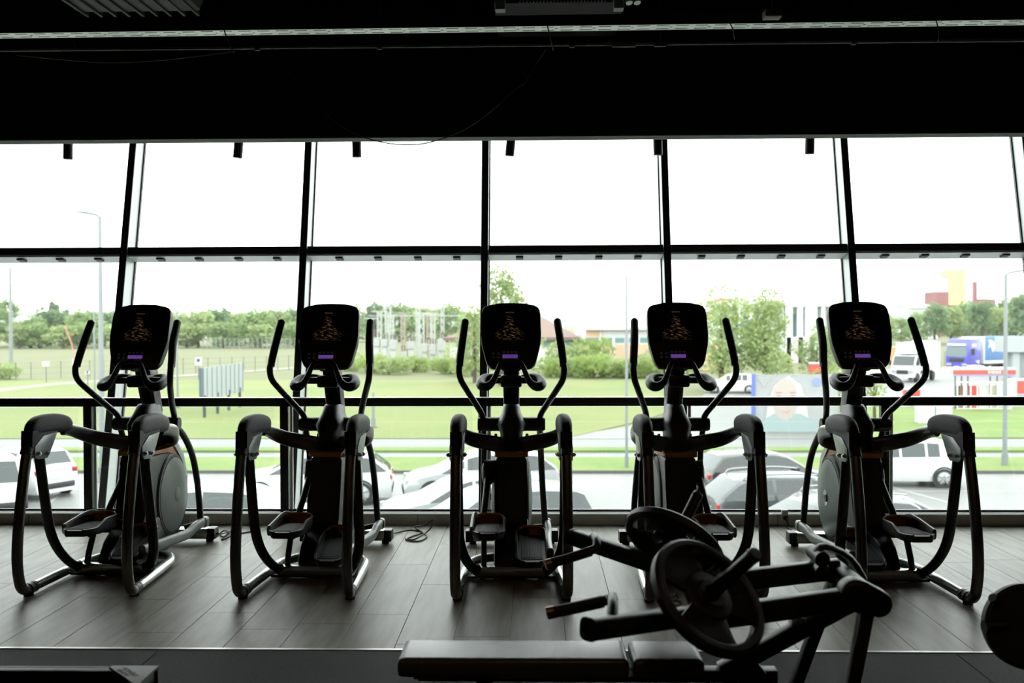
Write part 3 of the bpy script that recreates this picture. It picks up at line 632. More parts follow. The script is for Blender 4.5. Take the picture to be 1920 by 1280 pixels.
a, b = X1(1702, Y), X1(1758, Y); zz = at(1730, 577, Y).z - GZ; wallbox(t, 'wall', a, b, 0, 14, -.2, zz, M_BW); q = B(); prism(q, [(-1, zz), (7, at(1730, 570, Y).z-GZ), (15, zz)], 'x', a, b); obj('roof', q, mat('roof_green', (.3, .4, .36), .7), t, 0)
# ------------------------------------------------------------------ face billboard
Y = 48; t = thing('face_billboard', 'grey billboard showing a smiling hooded face beside the side road', 'billboard', (0, Y, GZ))
a = at(1416, 702, Y); b = at(1572, 702, Y); bz = at(1480, 812, Y).z - GZ; tz = a.z - GZ
wallbox(t, 'panel', a.x, b.x, 0, .12, bz, tz, mat('poster_grey', (.40, .41, .415), .7)); wallbox(t, 'blue_edge', a.x-.16, a.x, -.05, .14, bz-.3, tz+.02, mat('poster_blue', (.10, .14, .42), .6))
def P2(px, py): p = at(px, py, Y); return (p.x, p.z - GZ)
def flat(nm, pts, d, m): q = B(); prism(q, [P2(*p) for p in pts], 'y', -d-.004, -d); return obj(nm, q, m, t, 0)
def ell(cx, cy, rx, ry, n=28): return [(cx + rx*math.cos(2*math.pi*i/n), cy + ry*math.sin(2*math.pi*i/n)) for i in range(n)]
flat('printed_hood', [(1432, 806), (1440, 755), (1452, 722), (1478, 704), (1502, 722), (1512, 760), (1520, 806)], .005, mat('print_hood', (.47, .46, .44), .7))
flat('printed_face', ell(1472, 748, 24, 40), .012, mat('print_skin', (.40, .345, .315), .7))
for cx in (1460, 1486): flat('printed_eye', ell(cx, 742, 4.5, 1.5, 14), .018, mat('print_dark', (.27, .2, .18), .7)); flat('printed_brow', ell(cx, 736, 6.5, 1.2, 14), .018, mat('print_dark', (.27, .2, .18), .7))
flat('printed_nose', ell(1473, 755, 4, 6, 14), .018, mat('print_nose', (.43, .32, .285), .7)); flat('printed_mouth', [(1461, 768), (1473, 771), (1486, 767), (1473, 776)], .018, mat('print_lip', (.42, .27, .26), .7))
flat('printed_coat', [(1418, 812), (1432, 785), (1452, 775), (1500, 775), (1530, 790), (1540, 812)], .008, mat('print_coat', (.27, .34, .34), .7))
flat('printed_disc', ell(1532, 716, 10, 8), .01, mat('print_blue', (.2, .25, .5), .7))
flat('printed_chevron', [(1420, 707), (1448, 707), (1432, 728)], .01, mat('print_chev', (.29, .30, .29), .7))
for f in (.1, .5, .9): wallbox(t, 'post', a.x+(b.x-a.x)*f-.08, a.x+(b.x-a.x)*f+.08, .12, .28, -.1, bz+.3, M_POST)
# ------------------------------------------------------------------ yard signs, kiosk
M_REDS = mat('sign_red', (.62, .07, .055), .5)
for px, py, Yy, w, h, lb in ((1532, 690, 72, 1.1, .65, 'red and white sign behind the leafy tree by the billboard'), (1709, 737, 63, 1.0, .45, 'low red block lying in the truck yard')):
    p = at(px, py, Yy); t = thing('red_sign', lb, 'sign', (p.x, Yy, GZ)); zc = p.z - GZ
    q = B(); box(q, -w/2, w/2, -.15, .15, max(.0, zc-h/2), zc+h/2, .03); obj('panel', q, M_REDS, t, 0)
    q = B(); box(q, -w/2-.05, w/2+.05, -.1, .1, zc+h/2, zc+h/2+.1); obj('top_strip', q, M_WHITE, t, 0)
    if zc - h/2 > .1: q = B(); box(q, -.1, .1, -.05, .05, -.05, zc-h/2); obj('post', q, M_POST, t, 0)
p = at(1750, 775, 52); t = thing('white_block', 'white double box standing on the grass before the kiosk', 'box', (p.x, 52, GZ))
for sx in (-1, 1): q = B(); box(q, sx*.44-.42, sx*.44+.42, -.3, .3, -.02, .95, .03); obj('cabinet', q, mat('cabinet_pale', (.5, .51, .52), .6), t, 0)
Y = 60; t = thing('fuel_kiosk', 'small fuel kiosk with a red and white canopy and caged racks', 'kiosk', (0, Y, GZ)); k0, k1 = X1(1787, Y), X1(1903, Y)
zt, zb = at(1850, 690, Y).z - GZ, at(1850, 704, Y).z - GZ
wallbox(t, 'canopy', k0, k1, 0, 1.7, zb, zt, M_RW)
wallbox(t, 'red_band', k0-.02, k1+.02, -.05, 0, zb+.07, zt-.1, M_REDS); wallbox(t, 'blue_line', k0-.02, k1+.02, -.05, 0, zb-.02, zb+.05, mat('line_blue', (.2, .25, .5), .6)); wallbox(t, 'canopy_top', X1(1833, Y), X1(1852, Y), .5, 1.5, zt, zt+.12, M_RW)
for k_, (u, w_) in enumerate(((0, .10), (.15, .05), (.24, .11), (.39, .06), (.48, .10), (.62, .12))): wallbox(t, 'white_letter', X1(1852, Y)+u, X1(1852, Y)+u+w_, -.062, -.05, zb+.13, zt-.16, M_RW)
for px in (1795, 1807, 1819, 1861, 1874): wallbox(t, 'canopy_post', X1(px, Y)-.03, X1(px, Y)+.03, .3, .36, -.1, zb, M_POST)
g0, g1 = X1(1794, Y), X1(1894, Y); zc = at(1840, 716, Y).z - GZ
for k in range(9): x = g0 + (g1-g0)*k/8; wallbox(t, 'cage_bar', x-.03, x+.03, -.1, -.04, 0, zc, M_RW)
for z in (.1, zc*.5, zc): wallbox(t, 'cage_rail', g0, g1, -.11, -.05, z-.03, z+.03, M_RW)
for px, m, w in ((1802, M_POST, .1), (1809, mat('bottle_brown', (.42, .18, .12), .6), .16), (1833, M_REDS, .3), (1852, M_BW, .3), (1872, mat('rack_cream', (.5, .48, .36), .6), .2)): wallbox(t, 'rack_panel', X1(px, Y)-w, X1(px, Y)+w, .5, .7, 0, zc*.85, m)
Y = 66; t = thing('vending_box', 'red, white and blue cabinet beside the fuel kiosk', 'cabinet', (X1(1914, Y), Y, GZ)); wallbox(t, 'body', -.5, .6, 0, .8, 0, 1.5, M_RW); wallbox(t, 'red_panel', -.25, .6, -.04, 0, .55, 1.4, M_REDS); wallbox(t, 'blue_panel', -.25, .6, -.04, 0, .1, .5, mat('line_blue', (.2, .25, .5), .6))
Y = 92; t = thing('grey_hall', 'plain grey hall at the right edge behind the blue truck', 'building', (0, Y, GZ)); x0 = X1(1888, Y)
wallbox(t, 'upper_wall', x0, x0+14, 0, 2.5, at(1900, 660, Y).z-GZ, at(1900, 632, Y).z-GZ, mat('hall_grey', (.34, .36, .36), .7)); wallbox(t, 'lower_wall', x0+.8, x0+14, .6, 2.4, -.1, at(1900, 660, Y).z-GZ, mat('hall_dark', (.22, .25, .25), .7))
for k in range(3): wallbox(t, 'pier', x0+.7+2.2*k, x0+1.3+2.2*k, .3, .7, -.1, at(1900, 660, Y).z-GZ, mat('hall_grey', (.34, .36, .36), .7))
t = thing('tank', 'white tank beside an orange container beyond the trucks', 'tank', (X1(1733, 128), 128, GZ)); q = B(); tube(q, [(-1.6, 0, 1.9), (-1.4, 0, 1.9), (1.4, 0, 1.9), (1.6, 0, 1.9)], [.6, 1.1, 1.1, .6], 18, 1); obj('shell', q, M_RW, t); q = B(); box(q, -1.2, 1.2, -.5, .5, -.05, 1.0); obj('cradle', q, mat('cradle_blue', (.16, .22, .4), .6), t, 0)
t = thing('container', 'orange container in the grass beyond the white truck', 'container', (X1(1695, 128), 128, GZ)); q = B(); box(q, -1.9, 1.9, -1, 1, -.02, 2.2, .04); obj('shell', q, mat('container_orange', (.6, .3, .15), .7), t, 0); q = B(); box(q, -1.7, 1.7, -1.05, -1, .2, 2.0); obj('doors', q, mat('container_orange2', (.55, .27, .14), .7), t, 0)
# ------------------------------------------------------------------ vehicles
M_TYRE = mat('tyre', (.02, .02, .02), .7); M_RIM = mat('alloy_rim', (.3, .31, .31), .35, metal=.6); M_CGL = mat('car_glass', (.02, .03, .03), .06, spec=.8); M_TAIL = mat('tail_red', (.35, .02, .02), .3); M_HEAD = mat('head_lamp', (.35, .36, .37), .15); M_TRIM = mat('car_trim', (.025, .025, .027), .5)
CARP = {}
def car_paint(n, c): return mat('paint_' + n, c, .22, spec=.6, coat=.6)
def car_meshes(kind):
    if kind in CARP: return CARP[kind]
    if kind == 'hatch':
        L, hw, belt = 2.0, .86, (1.0, .92); top = [(-2.0, .62), (-1.96, .86), (-1.86, 1.02), (-1.56, 1.38), (-1.42, 1.43), (-1.12, 1.46), (-.75, 1.48), (-.68, 1.48), (.05, 1.45), (.12, 1.445), (.42, 1.38), (.52, 1.34), (1.05, 1.0), (1.2, .94), (1.6, .86), (1.85, .76), (1.98, .60)]
    elif kind == 'suv':
        L, hw, belt = 2.2, .92, (1.06, 1.0); top = [(-2.2, .72), (-2.17, 1.0), (-2.1, 1.14), (-1.88, 1.56), (-1.7, 1.63), (-1.0, 1.68), (-.92, 1.68), (.0, 1.66), (.08, 1.655), (.42, 1.58), (.52, 1.54), (1.1, 1.17), (1.25, 1.11), (1.75, 1.02), (2.05, .9), (2.18, .7)]
    else:
        L, hw, belt = 2.3, .90, (.95, .9); top = [(-2.3, .66), (-2.25, .92), (-2.15, 1.05), (-1.75, 1.36), (-1.6, 1.42), (-.9, 1.48), (-.82, 1.48), (.05, 1.46), (.13, 1.455), (.45, 1.38), (.55, 1.34), (1.2, 1.0), (1.38, .95), (1.85, .86), (2.15, .75), (2.28, .58)]
    def half(x):
        e = abs(x)/L; return hw*(1 - .16*max(0, (e-.72)/.28)**2)
    secs = []
    for x, zt in top:
        w = half(x); bz = belt[0] + (belt[1]-belt[0])*(x+L)/(2*L); cab = zt > bz + .08
        if cab: pts = [(w*.9, .2), (w*.98, .38), (w, .62), (w*.965, bz), (w*.965 - (zt-bz)*.30, zt-.07), (w*.965 - (zt-bz)*.30 - .10, zt-.012), (0, zt+.02)]
        else: pts = [(w*.9, .2), (w*.98, .38), (w, min(.62, zt-.12)), (w*.965, zt-.06), (w*.90, zt-.03), (w*.78, zt), (0, zt+.025)]
        secs.append((x, zt, bz, cab, pts))
    body = B(); gl = B()
    def ring(bm, x, pts): return [bm.verts.new((x, y, z)) for y, z in pts] + [bm.verts.new((x, -y, z)) for y, z in pts[-2::-1]]
    rb = [ring(body, s[0], s[4]) for s in secs]; rg = [ring(gl, s[0], s[4]) for s in secs]
    n = len(rb[0])
    for i in range(len(secs)-1):
        c0, c1 = secs[i][3], secs[i+1][3]; x0, x1 = secs[i][0], secs[i+1][0]
        for k in range(n-1):
            side = k in (3, n-2-3); topf = 4 <= k <= n-2-4
            steep = abs(secs[i+1][1]-secs[i][1])/(x1-x0) > .5
            glass = (side and c0 and c1 and (x1-x0) > .11 and not (kind == 'hatch' and x1 < -1.0)) or (topf and steep and (c0 or c1) and 5 <= k <= n-2-5)
            b_, r_ = (gl, rg) if glass else (body, rb)
            b_.faces.new((r_[i][k], r_[i][k+1], r_[i+1][k+1], r_[i+1][k]))
    body.faces.new(rb[0]); body.faces.new(rb[-1][::-1]); bq = [r_[0] for r_ in rb]; bq2 = [r_[-1] for r_ in rb]
    for a, b, c, d in zip(bq, bq[1:], bq2, bq2[1:]): body.faces.new((a, b, d, c))
    bmesh.ops.delete(gl, geom=[v for v in gl.verts if not v.link_faces], context='VERTS')
    out = {'body': mesh_of('car_body', body, 32), 'glass': mesh_of('windows', gl, 32)}; out['glass'].materials.append(M_CGL)
    wr = .31 if kind == 'hatch' else .34; fx, rx = L*.64, -L*.62
    q = B(); lathe(q, [(wr-.10, -.1), (wr-.02, -.1), (wr, -.07), (wr, .07), (wr-.02, .1), (wr-.10, .1)], 28, Matrix.Rotation(R(90), 4, 'X'), closed=True); out['tyre'] = mesh_of('wheel', q); out['tyre'].materials.append(M_TYRE)
    q = B(); MR = Matrix.Rotation(R(90), 4, 'X'); lathe(q, [(wr-.10, -.085), (wr-.095, -.085), (wr-.095, .085), (wr-.10, .085)], 28, MR, closed=True); lathe(q, [(.0005, -.07), (.06, -.07), (.06, .07), (.0005, .07)], 16, MR)
    for k in range(5): box(q, -.025, .025, -.075, .075, .04, wr-.095, 0, Matrix.Rotation(2*math.pi*k/5, 4, 'Y'))
    out['rim'] = mesh_of('rim', q); out['rim'].materials.append(M_RIM)
    q = B(); lathe(q, [(wr-.005, -.012), (wr+.05, -.012), (wr+.05, .012), (wr-.005, .012)], 28, MR, closed=True); out['arch'] = mesh_of('wheel_arch', q); out['arch'].materials.append(M_TRIM)
    zl = belt[0]
    for nm, x, z, s_ in (('tail_lamp', -L+.085, zl-.17, 1), ('head_lamp', L-.17, belt[1]-.22, 1)):
        q = B(); box(q, x-.09, x+.11, -.09, .09, z-.075, z+.075, .03); out[nm] = mesh_of(nm, q); out[nm].materials.append(M_TAIL if nm[0] == 't' else M_HEAD)
    q = B(); box(q, -L-.02, -L+.2, -hw*.72, hw*.72, .3, .5, .05); out['rear_bumper'] = mesh_of('rear_bumper', q); out['rear_bumper'].materials.append(M_TRIM)
    q = B(); box(q, L-.22, L+.01, -hw*.6, hw*.6, .3, .46, .04); out['grille'] = mesh_of('grille', q); out['grille'].materials.append(M_TRIM)
    q = B(); box(q, -L-.03, -L, -.26, .26, .62, .73); out['number_plate'] = mesh_of('number_plate', q, 0); out['number_plate'].materials.append(M_WHITE)
    q = B(); tube(q, [(.62, 0, belt[1]+.02), (.58, .1, belt[1]+.09), (.6, .2, belt[1]+.09)], [.03, .08, .06], 10, 2); out['mirror'] = mesh_of('mirror', q)
    out['dims'] = (L, hw, wr, fx, rx); CARP[kind] = out; return out
def car(kind, px, Y, heading, paint, label, rails=False):
    c = car_meshes(kind); L, hw, wr, fx, rx = c['dims']
    t = thing('car', label, 'car', (on_ground(px, Y), Y, GZ), R(heading), 'cars in the parking lot' if Y < 36 else None)
    pm_ = car_paint(*paint)
    b = obj('car_body', c['body'].copy(), None, t); b.data.materials.clear(); b.data.materials.append(pm_)
    obj('windows', c['glass'], None, t)
    for sx in (fx, rx):
        for sy in (-1, 1):
            o = obj('wheel', c['tyre'], None, t, loc=(sx, sy*(hw-.09), wr)); obj('rim', c['rim'], None, o); obj('wheel_arch', c['arch'], None, t, loc=(sx, sy*(hw-.004), wr+.01))
    for nm in ('tail_lamp', 'head_lamp'):
        for sy in (-1, 1): obj(nm, c[nm], None, t, loc=(0, sy*(hw-.235), 0))
    for nm in ('rear_bumper', 'grille', 'number_plate'): obj(nm, c[nm], None, t)
    for sy in (-1, 1):
        me = c['mirror'].copy(); me.materials.clear(); me.materials.append(pm_); o = obj('mirror', me, None, t, loc=(0, sy*(hw-.06), 0)); o.scale = (1, sy, 1)
    if rails:
        for sy in (-1, 1):
            q = B(); zr = 1.48 if kind != 'suv' else 1.66; tube(q, [(-1.6, sy*.6, zr-.06), (-1.4, sy*.61, zr+.03), (-.3, sy*.62, zr+.05), (.3, sy*.6, zr+.0)], .022, 8, 3); obj('roof_rail', q, M_RIM, t)
    return t
WHT = ('white', (.6, .61, .61)); SLV = ('silver', (.36, .38, .38)); DRK = ('dark', (.035, .04, .042)); TEAL = ('tealgrey', (.22, .29, .28)); GRY = ('grey', (.06, .07, .073)); BLK = ('black', (.015, .015, .016))
car('hatch', 1680, 32.6, 176, WHT, 'white hatchback parked alone side on beyond the trainer by the trucks')
car('suv', -38, 27.8, 128, WHT, 'white car cut by the photo edge, dark lower bumper towards us')
car('hatch', 30, 30.6, 152, WHT, 'white hatchback with tall red tail lamps beside the cut off white car')
car('hatch', 450, 23.3, 4, WHT, 'white car close below the window, only roof and side windows showing')
car('wagon', 590, 29.3, 186, WHT, 'white car seen between the second trainer and the railing post')
car('wagon', 900, 29.6, 190, SLV, 'silver car in the row by the middle trainer, farthest from us')
car('wagon', 885, 25.0, 195, SLV, 'silver grey car in the row by the middle trainer, in the middle', False)
car('suv', 925, 21.9, 197, TEAL, 'green grey car in the row by the middle trainer, nearest to us')
car('hatch', 1432, 29.6, 12, BLK, 'black hatchback with a lit red tail lamp, farthest of the dark cars')
car('wagon', 1490, 25.2, 10, GRY, 'dark grey estate with roof rails, middle one of the dark cars', True)
car('wagon', 1545, 21.8, 192, GRY, 'dark grey car facing the middle trainer, nearest of the dark cars')
car('wagon', 1650, 22.4, 8, GRY, 'dark car roof with silver rails beneath the white hatchback', True)
car('hatch', 1372, 75, 170, WHT, 'white car on the side road under the leafy trees')
def truck_wheels(t, xs, w, r):
    for x in xs:
        for sy in (-1, 1):
            q = B(); lathe(q, [(.0005, -.14), (r*.5, -.14), (r*.55, -.1), (r*.9, -.15), (r, -.12), (r, .12), (r*.9, .15), (r*.55, .1), (r*.5, .14), (.0005, .14)], 24, Matrix.Translation((x, sy*w, r)) @ Matrix.Rotation(R(90), 4, 'X')); obj('wheel', q, M_TYRE, t)
# white box truck, facing us
t = thing('box_truck', 'white box truck facing us in the yard', 'truck', (X1(1712, 90), 90, GZ), R(-128))
pw_ = car_paint(*WHT)
q = B(); prism(q, [(2.9, .45), (2.95, 1.15), (2.75, 1.45), (2.2, 2.35), (1.0, 2.45), (1.0, .45)], 'y', -1.0, 1.0, .06); cb_ = obj('cab', q, pw_, t)
q = B(); prism(q, [(2.735, 1.5), (2.235, 2.3), (2.215, 2.3), (2.7, 1.5)], 'y', -.9, .9); bmesh.ops.translate(q, verts=q.verts[:], vec=(.03, 0, 0)); obj('windscreen', q, M_CGL, cb_)
for sy in (-1, 1):
    q = B(); prism(q, [(2.5, 1.5), (2.1, 2.2), (1.3, 2.25), (1.3, 1.5)], 'y', sy*1.005-.01, sy*1.005+.01); obj('side_window', q, M_CGL, cb_)
    q = B(); box(q, 2.45, 2.6, sy*1.2-.1, sy*1.2+.1, 1.5, 1.95, .03); obj('mirror', q, M_TRIM, cb_)
    q = B(); box(q, 2.88, 2.98, sy*.75-.2, sy*.75+.2, .85, 1.1, .03); obj('head_lamp', q, M_HEAD, cb_)
q = B(); box(q, 2.88, 2.97, -.5, .5, .75, 1.1, .02); obj('grille', q, M_TRIM, cb_)
q = B(); box(q, -3.9, .95, -1.2, 1.2, 1.0, 3.45, .03); obj('cargo_box', q, mat('box_white', (.62, .63, .62), .6), t)
q = B(); prism(q, [(.95, 2.5), (.95, 3.4), (1.5, 3.1), (2.1, 2.5)], 'y', -.95, .95, .05); obj('wind_deflector', q, pw_, t)
q = B(); box(q, -3.9, 1.6, -.5, .5, .6, 1.0); obj('chassis', q, M_TRIM, t)
truck_wheels(t, (2.1, -2.3), .95, .42)
# blue articulated truck
t = thing('articulated_truck', 'blue articulated truck with a blue curtain trailer bearing white marks', 'truck', (X1(1808, 104), 104, GZ), R(-146))
pb_ = car_paint('blue', (.07, .07, .42))
q = B(); prism(q, [(1.3, .5), (1.35, 1.6), (1.25, 2.9), (.9, 3.55), (-1.0, 3.6), (-1.0, .5)], 'y', -1.22, 1.22, .06); cb_ = obj('cab', q, pb_, t)
q = B(); prism(q, [(1.35, 1.75), (1.27, 2.75), (1.25, 2.75), (1.33, 1.75)], 'y', -1.08, 1.08); bmesh.ops.translate(q, verts=q.verts[:], vec=(.03, 0, 0)); obj('windscreen', q, mat('truck_glass', (.12, .17, .16), .1), cb_)
q = B(); box(q, 1.2, 1.4, -1.0, 1.0, 2.85, 3.05, .02); obj('sun_visor', q, M_RW, cb_)
for sy in (-1, 1):
    q = B(); box(q, .1, .75, sy*1.225-.01, sy*1.225+.01, 1.9, 2.55, .0); obj('side_window', q, M_CGL, cb_)
    q = B(); box(q, -.1, .6, sy*1.23-.01, sy*1.23+.01, 2.75, 3.05, 0); obj('white_mark', q, M_RW, cb_)
    q = B(); prism(q, [(-.6, 1.0), (-.2, 1.15), (-.05, 1.35), (-.35, 1.3), (-.7, 1.35)], 'y', sy*1.232-.01, sy*1.232+.01); obj('white_mark', q, M_RW, cb_)
    q = B(); box(q, 1.3, 1.38, sy*.85-.25, sy*.85+.25, .8, 1.05, .03); obj('head_lamp', q, M_HEAD, cb_)
q = B(); box(q, 1.3, 1.37, -.8, .8, 1.2, 1.6, .02); obj('grille', q, M_TRIM, cb_)
q = B(); box(q, 1.34, 1.385, -.28, .28, .62, .76); obj('number_plate', q, M_RW, cb_)
q = B(); box(q, -10, -1.5, -1.25, 1.25, 1.25, 3.75, .03); tr_ = obj('trailer_curtain', q, mat('curtain_blue', (.09, .19, .38), .6), t)
q = B(); box(q, -10.02, -1.44, -1.27, 1.27, .95, 1.27, .02); obj('trailer_rail', q, M_RW, t)
q = B(); box(q, -1.6, -1.42, -1.27, 1.27, 1.2, 3.76, .02); obj('front_corner', q, M_RW, t)
for sy in (-1, 1):
    for x0 in (-3.9, -8.4):
        q = B(); prism(q, [(x0, 2.6), (x0+.5, 3.1), (x0+1.1, 3.4), (x0+1.7, 3.45), (x0+1.5, 3.0), (x0+1.75, 2.6), (x0+1.2, 2.75), (x0+.9, 2.1), (x0+.6, 2.5)], 'y', sy*1.255-.008, sy*1.255+.008); obj('winged_mark', q, M_RW, tr_)
q = B(); box(q, -9.9, -.5, -.5, .5, .7, .95); obj('chassis', q, M_TRIM, t)
truck_wheels(t, (.6, -2.0, -7.2, -8.5), 1.05, .5)
# ------------------------------------------------------------------ elliptical trainers
M_SCREEN = mat('screen_black', (.004, .004, .005), .1)
def screen_picture():
    m = bpy.data.materials.new('screen_picture'); m.use_nodes = True; nt = m.node_tree; b = nt.nodes['Principled BSDF']
    b.inputs['Base Color'].default_value = (.004, .004, .005, 1); b.inputs['Roughness'].default_value = .12
    tc = nt.nodes.new('ShaderNodeTexCoord'); sp = nt.nodes.new('ShaderNodeSeparateXYZ'); nt.links.new(tc.outputs['Object'], sp.inputs[0])
    def math_(op, a, b_=None, clamp=False):
        n = nt.nodes.new('ShaderNodeMath'); n.operation = op; n.use_clamp = clamp
        for i, v in enumerate((a, b_)):
            if v is None: continue
            if isinstance(v, (int, float)): n.inputs[i].default_value = v
            else: nt.links.new(v, n.inputs[i])
        return n.outputs[0]
    def noise(sx, sy, det):
        mp = nt.nodes.new('ShaderNodeMapping'); mp.inputs['Scale'].default_value = (sx, sy, 1); nt.links.new(tc.outputs['Object'], mp.inputs[0])
        n = nt.nodes.new('ShaderNodeTexNoise'); n.inputs['Scale'].default_value = 1; n.inputs['Detail'].default_value = det; nt.links.new(mp.outputs[0], n.inputs['Vector']); return n.outputs['Fac']
    X, Y = sp.outputs[0], sp.outputs[1]          # object x across, y up the screen, centre of the picture at 0
    # half width of the splash grows towards the bottom of the picture
    wid = math_('ADD', math_('MINIMUM', math_('MAXIMUM', math_('MULTIPLY', math_('SUBTRACT', Y, .02), -1.2), 0.0), .075), .032)
    dx = math_('DIVIDE', math_('ABSOLUTE', math_('ADD', X, .008)), wid)
    fall = math_('POWER', math_('SUBTRACT', 1, dx, True), .7)
    band = math_('MULTIPLY', math_('SUBTRACT', 1, math_('POWER', math_('DIVIDE', math_('ABSOLUTE', math_('ADD', Y, .005)), .098), 4), True), fall)
    st = math_('MULTIPLY', math_('SUBTRACT', noise(30, 360, 3), .53), 11, True)
    st2 = math_('MULTIPLY', math_('SUBTRACT', noise(26, 60, 2), .44), 5, True)
    man = math_('SUBTRACT', 1, math_('DIVIDE', math_('ABSOLUTE', math_('ADD', X, .006)), .012), True)
    torso = math_('MULTIPLY', man, math_('SUBTRACT', 1, math_('DIVIDE', math_('ABSOLUTE', math_('SUBTRACT', Y, .03)), .03), True))
    glow = math_('ADD', math_('MULTIPLY', st, math_('MULTIPLY', band, st2)), 0)
    ce = nt.nodes.new('ShaderNodeMix'); ce.data_type = 'RGBA'; ce.inputs['A'].default_value = (.8, .42, .17, 1); ce.inputs['B'].default_value = (.45, .5, .75, 1)
    nt.links.new(math_('MULTIPLY', torso, 1.5, True), ce.inputs['Factor']); nt.links.new(ce.outputs['Result'], b.inputs['Emission Color'])
    tot = math_('ADD', math_('MULTIPLY', glow, .5), math_('MULTIPLY', math_('MULTIPLY', torso, st2), .16))
    nt.links.new(tot, b.inputs['Emission Strength']); return m
M_PIC = screen_picture()
M_LED = mat('led_violet', (.05, .02, .1), .4, emit=(.32, .13, .7), estr=.34)
M_LEDTX = mat('led_letters', (.02, .01, .05), .4, emit=(.12, .04, .3), estr=.25)
M_SCRTX = mat('screen_letters', (.02, .02, .02), .4, emit=(.7, .45, .25), estr=.16)
M_KEY = mat('key_grey', (.05, .05, .055), .5, emit=(.25, .25, .3), estr=.02)
M_LETTER = mat('tube_lettering', (.025, .023, .022), .5)
CONS = Matrix.Translation((0, 1.055, 1.612)) @ Matrix.Rotation(R(90 - 20), 4, 'X')     # x right, y up the screen, z towards the user

